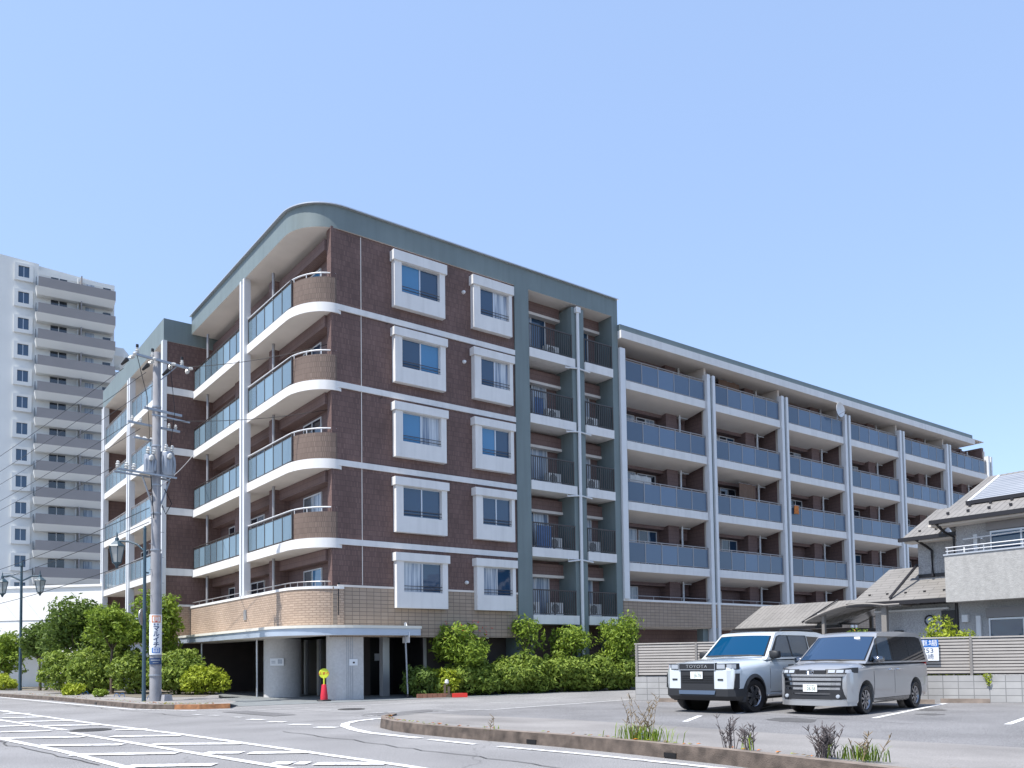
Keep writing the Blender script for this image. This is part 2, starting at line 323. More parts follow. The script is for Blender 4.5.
def booldiff(o, cut):
    bpy.context.view_layer.update()
    md = o.modifiers.new('cut', 'BOOLEAN'); md.operation = 'DIFFERENCE'; md.object = cut; md.solver = 'EXACT'
    dg = bpy.context.evaluated_depsgraph_get(); me = bpy.data.meshes.new_from_object(o.evaluated_get(dg))
    o.modifiers.clear(); o.data = me; bpy.data.objects.remove(cut)
    return o

# building frame: x along the long street front, y along the balcony side, origin at the front corner
TH = rad(37.06); BO = Vector((-6.441, 31.045, 0.0))
BR = Vector((math.cos(TH), math.sin(TH), 0)); BL = Vector((-math.sin(TH), math.cos(TH), 0))
def bw(x, y, z=0.0): return BO + BR * x + BL * y + Vector((0, 0, z))
def arc(cx, cy, rx, ry, a0, a1, n=10): return [(cx + rx * math.cos(rad(a0 + (a1 - a0) * i / n)), cy + ry * math.sin(rad(a0 + (a1 - a0) * i / n))) for i in range(n + 1)]
def offset_path(path, d):    # offset an open 2D path to its left by d
    out = []
    for i, p in enumerate(path):
        a = Vector(path[max(i - 1, 0)]); b = Vector(path[min(i + 1, len(path) - 1)]); t = (b - a).normalized()
        out.append((p[0] - t.y * d, p[1] + t.x * d))
    return out
def wall_path(mb, path, th, z0, z1):
    q = offset_path(path, th)
    for i in range(len(path) - 1):
        b = [path[i], path[i + 1], q[i + 1], q[i]]
        mb.hexa([(x, y, z0) for x, y in b], [(x, y, z1) for x, y in b])
    return mb
# ------------------------------------------------------------------ ground, road, kerbs, markings
def sheet(name, poly, z, m):
    mb = MB(); mb.face([(p[0], p[1], p[2] if len(p) > 2 else z) for p in poly]); return structure(mb.build(name, m))
sheet('ground', [(-3000, -3000), (3000, -3000), (3000, 3000), (-3000, 3000)], -0.03, MT['ground'])
sheet('road', [(-140, -40), (60, -40), (60, 120), (-140, 120)], 0.0, MT['asphalt'])
sheet('parking_lot', [(-0.47, 21.23), (1.1, 20.03), (2.83, 18.1), (4.89, 15.57), (6.62, 13.73), (9.2, 11.2), (13, 6), (32, 14), (26, 24), (4.4, 29.6), (4.08, 28.79), (1.45, 26.14), (-0.53, 24.18), (-2.27, 23.0)], 0.005, MT['lot'])
pv = [bw(-4.2, -0.9), bw(3.4, -1.7), bw(15, -1.7), bw(15, 3), bw(-1.0, 13.2), bw(-3.2, 13.2), bw(-3.9, 4)]
sheet('entrance_paving', [(p.x, p.y) for p in pv], 0.008, MT['paving'])
sheet('driveway', [(-7.2, 26.2), (-4.8, 27.5)] + [(p.x, p.y) for p in (bw(3.2, -2.2), bw(8, -2.9), bw(17, -4.2))] + [(8.5, 36.2), (4.2, 30.3), (4.08, 28.9), (1.45, 26.3), (-0.53, 24.3), (-2.27, 23.9), (-4.5, 23.5)], 0.004, MT['drive'])

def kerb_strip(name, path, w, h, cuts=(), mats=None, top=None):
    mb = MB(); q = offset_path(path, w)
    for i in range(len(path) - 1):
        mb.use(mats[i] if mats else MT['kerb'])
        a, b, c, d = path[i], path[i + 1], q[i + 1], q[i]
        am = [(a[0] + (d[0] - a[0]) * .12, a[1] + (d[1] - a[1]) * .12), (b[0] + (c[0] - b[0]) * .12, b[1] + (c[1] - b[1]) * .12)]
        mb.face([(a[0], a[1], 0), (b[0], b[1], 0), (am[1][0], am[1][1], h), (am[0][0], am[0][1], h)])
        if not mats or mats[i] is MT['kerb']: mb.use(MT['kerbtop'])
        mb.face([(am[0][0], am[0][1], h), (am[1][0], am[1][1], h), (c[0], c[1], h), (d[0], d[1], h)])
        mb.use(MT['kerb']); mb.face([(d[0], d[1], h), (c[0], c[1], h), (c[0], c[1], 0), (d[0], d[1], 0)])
    mb.use(MT['black'])
    for (x, y, tx, ty) in cuts:      # drain slots in the kerb face
        t = Vector((tx, ty, 0)).normalized(); n = Vector((t.y, -t.x, 0))
        c = Vector((x, y, .055)) + n * .012
        e = [c - t * .11, c + t * .11]
        mb.hexa([tuple(e[0] - n * .05 + Vector((0, 0, -.04))), tuple(e[0] + n * .0 + Vector((0, 0, -.04))), tuple(e[1] + Vector((0, 0, -.04))), tuple(e[1] - n * .05 + Vector((0, 0, -.04)))],
                [tuple(e[0] - n * .05 + Vector((0, 0, .03))), tuple(e[0] + Vector((0, 0, .03))), tuple(e[1] + Vector((0, 0, .03))), tuple(e[1] - n * .05 + Vector((0, 0, .03)))])
    a, d = path[-1], q[-1]; mb.use(MT['kerb']); mb.face([(a[0], a[1], 0), (d[0], d[1], 0), (d[0], d[1], h), (a[0], a[1], h)])
    a, d = path[0], q[0]; mb.face([(d[0], d[1], 0), (a[0], a[1], 0), (a[0], a[1], h), (d[0], d[1], h)])
    return structure(mb.build(name, fixn=False))
ISL = [(-2.95, 20.0), (-3.02, 19.2), (-2.88, 18.3), (-2.47, 17.4), (-1.95, 16.65), (-1.24, 15.85), (0.75, 13.83), (1.8, 12.6), (2.83, 11.26), (3.7, 9.9), (4.2, 9.1), (4.55, 8.9), (4.9, 9.1)]
kerb_strip('kerb', ISL, 0.2, 0.2, cuts=[(0.30, 14.29, 1, -1.01), (2.22, 12.05, 1, -1.25)])
GUT = [(-0.47, 21.23), (1.1, 20.03), (2.83, 18.1), (4.89, 15.57), (6.62, 13.73), (9.2, 11.2)]
back = offset_path(ISL, 0.19)
mb = MB()
L1 = [(p[0], p[1], .175) for p in back[1:]]; L2 = [(-2.27, 22.9, .012), (-1.3, 22.0, .012), (-0.47, 21.23, .012), (0.3, 20.65, .012), (1.1, 20.03, .012), (2.0, 19.0, .012), (2.83, 18.1, .012), (3.9, 16.8, .012), (4.89, 15.57, .012), (6.62, 13.73, .012), (8.0, 12.4, .012), (9.2, 11.2, .012)]
for i in range(len(L1) - 1): mb.face([L1[i], L1[i + 1], L2[i + 1], L2[i]])
mb.face([(back[0][0], back[0][1], .175), L1[0], L2[0], (-2.6, 23.0, .012)])
mb.face([L1[-1], (13, 6, .012), L2[-1]])
structure(mb.build('sidewalk', MT['walk']))
LK = [(-46, 60), (-24.04, 39.62), (-18.97, 34.84), (-15.1, 30.6), (-12.32, 27.6), (-11.5, 27.0), (-10.7, 26.7), (-9.87, 26.6), (-9.0, 26.9)]
kerb_strip('kerb', LK, 0.18, 0.15, cuts=[(-18.97, 34.84, .7, -.7), (-15.1, 30.6, .7, -.75), (-22.5, 38.2, .7, -.7)], mats=[MT['kerb']] * 6 + [MT['orange']] * 2)
lb = offset_path(LK, 0.17)
fl = [(p[0], p[1]) for p in lb] + [(-9.3, 28.4), (-11.0, 31.6), (-12.4, 35.6)] + [(bw(-2.9, 13).x, bw(-2.9, 13).y), (bw(-4.5, 32).x, bw(-4.5, 32).y), (-40, 66)]
sheet('sidewalk', fl, 0.146, MT['walk'])
bd = [(-12.0, 32.9), (-14.5, 32.6), (-17.2, 36.2), (-25.5, 44.5), (-40, 58)] + [(p.x, p.y) for p in (bw(-3.5, 34), bw(-2.7, 27.2), bw(-2.6, 13.7), bw(-1.4, 9))]
sheet('planting_bed', bd, 0.155, MT['ground'])

def strip(mb, pts, w, z):
    L = offset_path(pts, w / 2); R = offset_path(pts, -w / 2)
    for i in range(len(pts) - 1): mb.face([(*R[i], z), (*R[i + 1], z), (*L[i + 1], z), (*L[i], z)])
LINES = [[(-16.54, 27.27), (-9.91, 20.37), (-6.81, 17.3), (-1.57, 11.7), (0.07, 9.76)], [(-13.69, 22.58), (-9.93, 18.77)], [(-9.45, 18.06), (-4.98, 13.47), (-3.16, 11.62), (-1.27, 9.44)], [(-10.22, 16.86), (-7.42, 14.06), (-5.44, 11.87), (-3.17, 9.47)], [(-24.04, 39.42), (-17.52, 32.5), (-12.16, 26.95), (-9.66, 25.71)]]
LINES[0].insert(0, (-26.0, 37.2)); LINES[1].insert(0, (-22.5, 31.6)); LINES[3].insert(0, (-18.5, 25.4))
BARS = [[(-15.22, 25.3), (-14.5, 25.4)], [(-14.2, 23.42), (-12.96, 23.62)], [(-12.66, 21.75), (-11.36, 21.95)], [(-11.22, 20.19), (-9.85, 20.24)], [(-8.74, 18.6), (-8.12, 18.75)], [(-8.05, 16.95), (-6.64, 16.95)], [(-6.48, 15.2), (-4.83, 15.08)], [(-4.96, 13.6), (-4.35, 13.58)], [(-4.21, 13.5), (-3.26, 13.51)], [(-3.45, 12.1), (-3.15, 12.06)], [(-3.1, 12.06), (-2.91, 12.04)], [(-2.8, 11.96), (-1.79, 11.89)], [(-12.4, 20.15), (-11.6, 20.3)], [(-11.2, 18.48), (-10.18, 18.65)], [(-10.22, 16.86), (-8.59, 16.95)], [(-8.57, 15.24), (-7.01, 15.2)], [(-7.08, 13.59), (-5.41, 13.66)], [(-5.47, 12.0), (-4.24, 12.04)], [(-17.5, 27.0), (-16.2, 27.2)], [(-19.4, 28.8), (-17.9, 29.0)], [(-3.9, 10.4), (-2.2, 10.4)]]
DASH = [[(-9.03, 23.85), (-8.69, 23.6)], [(-8.37, 23.35), (-8.01, 23.19)], [(-7.43, 22.48), (-7.13, 22.26)], [(-6.71, 21.47), (-6.26, 21.24)], [(-5.95, 20.53), (-5.49, 20.38)], [(-5.14, 19.52), (-4.63, 19.37)], [(-4.35, 18.6), (-3.85, 18.46)]]
mb = MB().use(MT['paint'])
for l in LINES: strip(mb, l, 0.15, 0.011)
for b in BARS: strip(mb, b, 0.31, 0.0145)
for d in DASH[3:]: strip(mb, d, 0.26, 0.011)
HOOK = [(-2.9, 21.25), (-3.45, 20.95), (-3.8, 20.3), (-3.88, 19.6), (-3.75, 18.8), (-3.39, 17.9), (-2.93, 17.03), (-1.74, 15.67)]
strip(mb, HOOK, 0.2, 0.011); strip(mb, [(-1.53, 15.39), (-0.65, 14.39)], 0.13, 0.011)
strip(mb, [(-0.25, 14.0), (0.71, 13.07), (1.14, 12.62), (2.70, 10.85), (3.6, 9.1), (4.2, 7.5)], 0.13, 0.011)
for s_ in ([(8.09, 19.0), (12.33, 24.13)], [(9.82, 16.85), (13.6, 21.3)], [(3.79, 18.73), (4.53, 20.53)], [(5.58, 21.05), (7.6, 24.5)]): strip(mb, s_, 0.13, 0.011)
mb.use(MT['paint_old'])
for d in DASH[:3]: strip(mb, d, 0.2, 0.011)
for e in ([(-4.11, 23.26), (-3.6, 23.5)], [(-3.89, 22.17), (-3.58, 22.3)], [(-3.48, 23.58), (-3.15, 23.56)], [(-5.52, 25.23), (-5.18, 25.15)], [(-9.09, 26.0), (-8.58, 26.0)], [(-7.82, 25.6), (-7.15, 26.04), (-4.82, 27.48), (-3.2, 28.6)], [(-2.27, 23.78), (-0.53, 24.18), (1.45, 26.14), (4.08, 28.79)], [(-0.76, 28.0), (0.3, 27.2)]): strip(mb, e, 0.13, 0.0125)
structure(mb.build('road_markings', fixn=False))
def blob(cx, cy, rx, ry, seed, n=18):
    rnd = random.Random(seed); return [(cx + rx * math.cos(6.283 * i / n) * rnd.uniform(.75, 1.15), cy + ry * math.sin(6.283 * i / n) * rnd.uniform(.75, 1.15)) for i in range(n)]
PATCH = asphaltmat('patched_asphalt', (0.135, 0.133, 0.136), crack=False); STAIN = asphaltmat('oil_stain', (0.10, 0.098, 0.098), speck=.4, patch=.3, crack=False)
for q in ([(-3.4, 22.1), (-1.9, 24.2), (-2.5, 24.7), (-4.1, 22.6)], [(-8.6, 24.9), (-6.4, 22.6), (-5.9, 23.1), (-8.0, 25.4)]): sheet('asphalt_patch', q, .0085, PATCH)
for i, q in enumerate(((6.2, 18.8, .5, .7), (10.6, 21.6, .45, .6), (9.8, 19.9, .3, .35), (12.4, 19.2, .5, .6))): sheet('oil_stain', blob(*q, i), .009, STAIN)
rnd = random.Random(4); mb = MB().use(STAIN)
for (x0, y0, x1, y1) in ((-4.8, 17.6, 2.0, 9.6), (-14, 20.5, -6.0, 12.2), (-6.6, 19.6, -2.6, 21.6), (-1.0, 19.2, 5.5, 13.2), (3.2, 25.5, 8.2, 17.2), (-20, 34.6, -8.5, 22.6)):
    pts = [(x0 + (x1 - x0) * i / 26 + rnd.gauss(0, .06), y0 + (y1 - y0) * i / 26 + rnd.gauss(0, .06)) for i in range(27)]; strip(mb, pts, .028, .0098)
structure(mb.build('road_cracks', fixn=False))
for i, (x, y, r) in enumerate(((-9.35, 18.73, .42), (-4.84, 25.29, .4))):
    mb = MB().use(MT['iron']); mb.lathe([(r, 0), (r, .012), (r - .03, .016), (r - .05, .016), (r - .06, .012), (0.01, .012)], n=28)
    for k in range(-4, 5):
        w = math.sqrt(max(0, (r - .08) ** 2 - (k * .075) ** 2)); mb.box(-w, w, k * .075 - .015, k * .075 + .015, .0115, .018)
    tag(mb.build('manhole_cover', loc=(x, y, .004 if i == 0 else .008)), ('round iron manhole cover between the white zebra bars on the road', 'round iron manhole cover in the driveway facing the entrance canopy')[i], 'manhole cover')

# ------------------------------------------------------------------ main apartment building
B = empty('apartment_building', BO, TH, 'six-storey brown tiled apartment block with rounded corner, white bay windows and green-grey roof edge', 'building')
def part(mb, name, m=None, parent=None, smooth=None): return mb.build(name, m, parent or B, smooth)
FL = lambda k: 6.0 + 2.95 * k            # top of balcony slab: k=0 third floor ... k=3 sixth floor
X0, YR, XW = -1.25, 13.6, -2.65           # balcony front, recess wall, far wing front
# walls
mb = MB().use(MT['brown'])
mb.box(-0.2, 8.4, 0.0, 0.35, 4.25, 17.8)
part(mb, 'wall')
mb = MB().use(MT['brownd'])
mb.box(0.15, 0.45, 0.35, YR, 3.1, 17.75)
part(mb, 'wall')
mb = MB().use(MT['brown']); mb.box(XW + .02, 0.4, YR, YR + .3, 4.25, 17.2); part(mb, 'wall')
boxes('wall', 'brownd', [(XW + 1.5, XW + 1.75, YR + .3, 27.2, 3, 17.2), (XW + .3, XW + 1.5, 27.0, 27.2, 3, 17.2)], B)
mb = MB().use(MT['beige']); mb.box(-0.18, 8.38, -0.02, 0.3, 2.35, 4.2); part(mb, 'lower_wall')
mb = MB().use(MT['beige2']); mb.box(XW + .03, 0.3, YR - .02, YR + .25, 0.1, 4.2); part(mb, 'lower_wall')
# vertical tile joint on the front wall
mb = MB().use(MT['soffit']); mb.box(1.02, 1.05, -.006, .0, 4.3, 17.7); part(mb, 'expansion_joint')
boxes('floor_band', 'white', [(0.04, 8.4, -0.06, 0.0, FL(k) - .22, FL(k) + .0) for k in range(4)], B)
mb = MB().use(MT['soffit']); mb.box(0.0, 8.38, -0.05, 0.0, 4.2, 4.28); part(mb, 'floor_band')
boxes('floor_band', 'white', [(XW + .02, X0 + .1, YR - .06, YR, FL(k) - .30, FL(k) + .04) for k in range(4)] + [(XW + .02, X0 + .1, YR - .05, YR, 4.2, 4.3)], B)
# parapet / curved roof fascia
RX, RY = 1.65, 1.75
roofp = [(14.62, -0.06), (0.32, -0.06)] + arc(0.32, -0.06 + RY, RX + .0, RY, 270, 180, 14)[1:] + [(0.32 - RX, YR), (14.62, YR)]
mb = MB(); mb.use(MT['teal']); mb.use(MT['soffit']); mb.use(MT['teal'])
mb.prism(roofp, 17.74, 18.6, mbot=MT['soffit']); part(mb, 'roof_fascia', smooth=30)
mb = MB().use(MT['alu']); wall_path(mb, roofp[:-1], 0.12, 18.6, 18.64); part(mb, 'roof_coping')
boxes('roof_flashing', 'whitem', [(4.5, 9.0, .9, 1.0, 18.6, 18.95), (9.2, 11.5, .6, .7, 18.6, 18.85)], B)
wp = [(XW, YR + .0), (XW, 27.3), (4, 27.3), (4, YR)]
mb = MB(); mb.use(MT['teal']); mb.use(MT['soffit']); mb.use(MT['teal']); mb.prism([(XW, YR - .02), (XW, 27.3), (0, 27.3), (0, YR - .02)], 17.15, 18.25, mbot=MT['soffit']); part(mb, 'roof_fascia')

# corner balconies
ARC = arc(0.05, 1.75, 0.05 - X0, 1.81, 270, 180, 12)       # from the street front round to the balcony side
outl = ARC + [(X0, YR)]
def railing(parent, path, z, h, m_glass, m_rail, n_panel, name='glass_railing', split_rail=True, y_in=.06):
    mb = MB().use(m_glass); a = Vector((*path[0], 0)); b = Vector((*path[1], 0)); t = (b - a) / n_panel; n = Vector((t.y, -t.x, 0)).normalized() * .006
    for i in range(n_panel):
        p, q = a + t * (i + .02), a + t * (i + .98)
        mb.hexa([(*(p + n).xy, z + .07), (*(q + n).xy, z + .07), (*(q - n).xy, z + .07), (*(p - n).xy, z + .07)], [(*(p + n).xy, z + h - .1), (*(q + n).xy, z + h - .1), (*(q - n).xy, z + h - .1), (*(p - n).xy, z + h - .1)])
    mb.use(m_rail)
    for i in range(n_panel + 1):
        p = a + t * i; mb.box(p.x - .022, p.x + .022, p.y - .022, p.y + .022, z, z + h)
    for zz, r in ((z + .06, .018), (z + h - .09, .018), (z + h, .026)): mb.tube([(a.x, a.y, zz), (b.x, b.y, zz)], r, 6)
    return mb.build(name, None, parent)
for k in range(4):
    z = FL(k)
    mb = MB().use(MT['white']); mb.use(MT['soffit']); mb.use(MT['white'])
    mb.prism(outl + [(0.2, YR), (0.2, 0.0)], z - .36, z, mbot=MT['soffit']); sl = part(mb, 'balcony', smooth=30)
    mb = MB().use(MT['curvedb']); path = [(p[0] + .06, p[1] + .0) for p in ARC[:-2]]; path[0] = (0.02, 0.0); wall_path(mb, path, -0.16, z, z + .98); part(mb, 'parapet', parent=sl, smooth=40)
    mb = MB().use(MT['whitem']); hp = [(p[0] + .12, p[1] + .07, z + 1.16) for p in ARC]; mb.tube([(q[0], q[1], z + 1.16) for q in [(-.0, .06)] + [(p[0], p[1]) for p in hp[1:]]] + [(X0 + .07, 6.0, z + 1.16)], .03, 8)
    for p in hp[1::3]: mb.tube([(p[0], p[1], z + .95), (p[0], p[1], z + 1.16)], .018)
    part(mb, 'handrail', parent=sl)
    y0 = ARC[-3][1] + .05
    railing(sl, ((X0 + .06, y0), (X0 + .06, 5.95)), z, 1.08, MT['lglass'], MT['bronze'], 5)
    railing(sl, ((X0 + .06, 6.6), (X0 + .06, YR - .1)), z, 1.08, MT['lglass'], MT['bronze'], 8)
# second floor curved parapet in split beige tile
par = [(p[0], p[1]) for p in arc(0.25, 1.9, 0.25 - X0 + .08, 1.95, 270, 180, 14)] + [(X0 - .08, YR - .05)]
mb = MB().use(MT['beige2']); wall_path(mb, par, -.2, 2.72, 4.12); part(mb, 'parapet', smooth=40)
mb = MB().use(MT['white']); wall_path(mb, offset_path(par, .03), -.28, 4.12, 4.22); part(mb, 'parapet_coping')
mb = MB().use(MT['railgrey']); hp = offset_path(par, -.1); mb.tube([(p[0], p[1], 4.4) for p in hp], .02, 6)
for p in hp[::2] + [(X0 + .02, y) for y in (4, 6.5, 8.5, 10.5, 12.5)]: mb.tube([(p[0], p[1], 4.2), (p[0], p[1], 4.4)], .014)
part(mb, 'handrail')
mb = MB().use(MT['soffit']); mb.prism(par + [(0.4, YR - .05), (0.4, -.04)], 2.68, 2.74); part(mb, 'balcony')
mb = MB().use(MT['black']); mb.box(.02, .09, -.035, .0, 3.15, 4.35); part(mb, 'expansion_joint')
mb = MB().use(MT['railgrey']); mb.box(X0 - .12, X0 - .08, 5.75, 6.05, 3.2, 3.62); part(mb, 'vent_cover')
# entrance canopy with rounded end
can = [(3.35, 0.3), (3.35, -.35), (3.2, -.6), (0.6, -.62)] + arc(0.6, 2.0, 2.55, 2.62, 270, 180, 14)[1:] + [(-1.95, YR - .2), (0.2, YR - .2)]
mb = MB(); mb.use(MT['canopy']); mb.use(MT['soffit']); mb.use(MT['canopytop']); mb.use(MT['canopy']); mb.prism(can, 2.40, 2.66, mbot=MT['soffit'], mtop=MT['canopytop']); cn = part(mb, 'canopy', smooth=40)
mb = MB().use(MT['canopytop']); mb.prism(offset_path(can[1:-1], .05), 2.66, 2.76); part(mb, 'canopy_edge', parent=cn)
# columns: pairs of white fins with a grey middle
def fincol(x0, x1, y0, y1, z0, z1, axis, name='column'):
    mb = MB().use(MT['whitem'])
    if axis == 'x':
        w = (x1 - x0); mb.box(x0, x0 + w * .36, y0, y1, z0, z1); mb.box(x1 - w * .30, x1, y0, y1, z0, z1); mb.use(MT['teal']); mb.box(x0 + w * .36, x1 - w * .30, y0 + .12, y1, z0, z1 - .1)
    else:
        w = (y1 - y0); mb.box(x0, x1, y0, y0 + w * .34, z0, z1); mb.box(x0, x1, y1 - w * .34, y1, z0, z1); mb.use(MT['alu']); mb.box(x0 + .1, x1, y0 + w * .34, y1 - w * .34, z0, z1 - .05)
    return part(mb, name)
fincol(X0 - .12, X0 + .16, 6.0, 6.56, 4.22, 17.74, 'y')
# far wing columns, balconies
fincol(XW - .05, XW + .25, 20.2, 20.85, 2.5, 17.15, 'y'); fincol(XW - .05, XW + .25, 26.75, 27.35, 2.5, 17.15, 'y')
mb = MB().use(MT['whitem']); mb.box(XW - .06, XW + .14, YR - .10, YR + .22, 2.5, 17.15); part(mb, 'column')
for k in range(-1, 4):
    z = FL(k) - .1
    mb = MB().use(MT['white']); mb.use(MT['soffit']); mb.use(MT['white']); mb.prism([(XW + .02, YR + .3), (XW + .02, 27.0), (XW + 1.5, 27.0), (XW + 1.5, YR + .3)], z - .34, z, mbot=MT['soffit']); sl = part(mb, 'balcony')
    railing(sl, ((XW + .08, YR + .35), (XW + .08, 20.2)), z, 1.08, MT['lglass'], MT['railgrey'], 6); railing(sl, ((XW + .08, 20.85), (XW + .08, 26.7)), z, 1.08, MT['lglass'], MT['railgrey'], 6)
# thin posts, doors and sliding windows behind the corner balconies
def slider(x, y, z, w, h, axis, mats, parent=B, name='window'):
    mb = MB().use(MT['whitem']); f = .05
    def bx(a0, a1, d0, d1, z0, z1):
        mb.box(a0, a1, d0, d1, z0, z1) if axis == 'x' else mb.box(d0, d1, a0, a1, z0, z1)
    d = (y - .05, y) if axis == 'x' else (x - .05, x); a = x if axis == 'x' else y
    bx(a, a + w, *d, z, z + f); bx(a, a + w, *d, z + h - f, z + h); bx(a, a + f, *d, z + f, z + h - f); bx(a + w - f, a + w, *d, z + f, z + h - f); bx(a + w / 2 - f / 2, a + w / 2 + f / 2, *d, z + f, z + h - f)
    o = part(mb, name, parent=parent)
    for i in (0, 1):
        mb = MB().use(mats[i]); dd = (d[0] + .02, d[0] + .035); a0 = a + f + i * (w / 2 - f / 2); a1 = a0 + w / 2 - 1.5 * f
        bx(a0 if i == 0 else a + w / 2 + f / 2, a + w / 2 - f / 2 if i == 0 else a + w - f, *dd, z + f, z + h - f); part(mb, 'pane', parent=o)
    return o
GL = [MT['wglass'], MT['wsky'], MT['curtain'], MT['wdark']]
for k in range(-1, 4):
    z = FL(k)
    for y, i in ((1.6, 2), (7.6, 0), (10.6, 3)): slider(.15, y, z + .02, 1.7, 2.0, 'y', (GL[(i + k) % 4], GL[3]))
    boxes('pier', 'brownd', [(-.55, .15, 4.9, 5.3, z, z + 2.59), (-.35, .15, 9.6, 10.1, z, z + 2.59)], B); boxes('beam', 'brownd', [(-.28, .15, .4, YR, z + 2.15, z + 2.58)], B)
    for px, py in ((X0 + .35, 12.4), (X0 + .5, 4.3)): mb = MB().use(MT['railgrey']); mb.tube([(px, py, z), (px, py, z + 2.6)], .06, 8); part(mb, 'downpipe')
    for y in (15.2, 22.2): slider(XW + 1.5, y, z, 1.7, 2.0, 'y', (GL[k % 3], GL[3]))
# ------- bay windows on the street front
WV = {(0, 3): (1, 0), (0, 2): (0, 1), (0, 1): (1, 2), (0, 0): (0, 0), (0, -1): (2, 0), (1, 3): (0, 2), (1, 2): (0, 2), (1, 1): (1, 0), (1, 0): (0, 0), (1, -1): (2, 0)}
for c, (xa, xb) in enumerate(((2.37, 4.70), (6.12, 8.12))):
    for k in range(-1, 4):
        zb = 3.47 + 2.945 * (k + 1); zt = zb + 2.02; P = -0.25
        if k == 3: zb += .05; zt += .12
        ga, gb, g0, g1 = xa + (.32 if c == 0 else .34), xb - (.25 if c == 0 else .16), zb + .62, zb + 1.80
        mb = MB().use(MT['white'])
        mb.box(xa, xb, P, 0, zb, g0); mb.box(xa, xb, P, 0, g1, zt - .34 if False else g1 + .02); mb.box(xa, ga, P, 0, g0, g1); mb.box(gb, xb, P, 0, g0, g1)
        w = mb.build('bay_window', None, B)
        mb = MB().use(MT['white']); mb.box(xa - .07, xb + .07, P - .07, 0, g1 + .02, zt + .12); part(mb, 'hood', parent=w)
        mb = MB().use(MT['alu']); y = P + .12; f = .04
        mb.box(ga, gb, y, y + .05, g0, g0 + f); mb.box(ga, gb, y, y + .05, g1 - f, g1); mb.box(ga, ga + f, y, y + .05, g0 + f, g1 - f); mb.box(gb - f, gb, y, y + .05, g0 + f, g1 - f); xm = (ga + gb) / 2; mb.box(xm - .03, xm + .03, y - .01, y + .05, g0 + f, g1 - f)
        mb.use(MT['bronze']); mb.tube([(ga, P + .04, g0 + .12), (gb, P + .04, g0 + .12)], .014); mb.tube([(ga, P + .04, g0 + .24), (gb, P + .04, g0 + .24)], .014)
        part(mb, 'sash', parent=w); v = WV[(c, k)]
        for i, (p0, p1) in enumerate(((ga + f, xm - .03), (xm + .03, gb - f))):
            mb = MB().use(GL[v[i]]); mb.box(p0, p1, y + .015, y + .03, g0 + f, g1 - f); part(mb, 'pane', parent=w)
for z in (FL(2) + 1.9, FL(3) + 1.9, 4.6):
    mb = MB().use(MT['whitem']); mb.lathe([(.01, -.12), (.06, -.1), (.08, -.03), (.08, 0)], c=(5.75, 0, z), axis='y', n=10); part(mb, 'vent_cap')
# ------- green-grey frame with recessed balconies
boxes('pier', 'teal', [(8.40, 9.18, -.06, 1.7, 0, 17.74), (11.72, 12.46, -.02, 1.7, 0, 17.60), (14.24, 14.62, -.06, 1.7, 0, 17.74)], B)
for a, b in ((9.18, 11.72), (12.46, 14.24)):
    mb = MB().use(MT['brownd']); mb.box(a, b, 1.15, 1.45, 0, 17.74); part(mb, 'wall')
    for k in range(-1, 4):
        zc = FL(k) + .15 + 2.95 - .42 if k < 3 else 17.74
        mb = MB().use(MT['soffit']); mb.box(a, b, .80, 1.15, zc - .62, zc - .5); mb.use(MT['brownd']); mb.box(a, b, .85, 1.15, zc - .5, zc); part(mb, 'beam')
for k in range(-1, 4):
    z = 3.35 + 2.95 * (k + 1)
    for j, (a, b) in enumerate(((9.18, 11.72), (12.46, 14.24))):
        mb = MB().use(MT['white']); mb.box(a, b + .12 if j == 0 else b, -.10, 1.15, z - .40, z - .0); sl = part(mb, 'balcony')
        mb = MB().use(MT['bronze']); n = int((b - a) / .125)
        for i in range(n + 1):
            x = a + .04 + (b - a - .08) * i / n; mb.box(x - .013, x + .013, -.035, -.01, z + .08, z + 1.08)
        for x in (a + .03, (a + b) / 2, b - .03): mb.box(x - .022, x + .022, -.045, 0, z, z + 1.1)
        mb.box(a, b, -.05, .005, z + 1.08, z + 1.13); mb.box(a, b, -.04, -.005, z + .06, z + .09)
        part(mb, 'railing', parent=sl)
        v = ((2, 2), (0, 2), (2, 2), (3, 2), (2, 0))[k + 1]
        slider(a + .2, 1.15, z + .05, (1.7 if j == 0 else 1.1), 2.0, 'x', (GL[v[0]] if j == 0 else GL[2], GL[v[1]]))
mb = MB().use(MT['whitem']); mb.tube([(12.02, -.1, .1), (12.02, -.1, 17.4)], .075, 8); mb.box(11.9, 12.14, -.2, .0, 17.35, 17.6)
for k in range(0, 4):
    z = FL(k) - .1; mb.tube([(12.02, -.1, z), (11.2, -.14, z - .12), (11.2, -.14, z + .0)], .035); mb.tube([(12.02, -.1, z), (12.7, -.14, z - .08)], .035)
part(mb, 'downpipe')
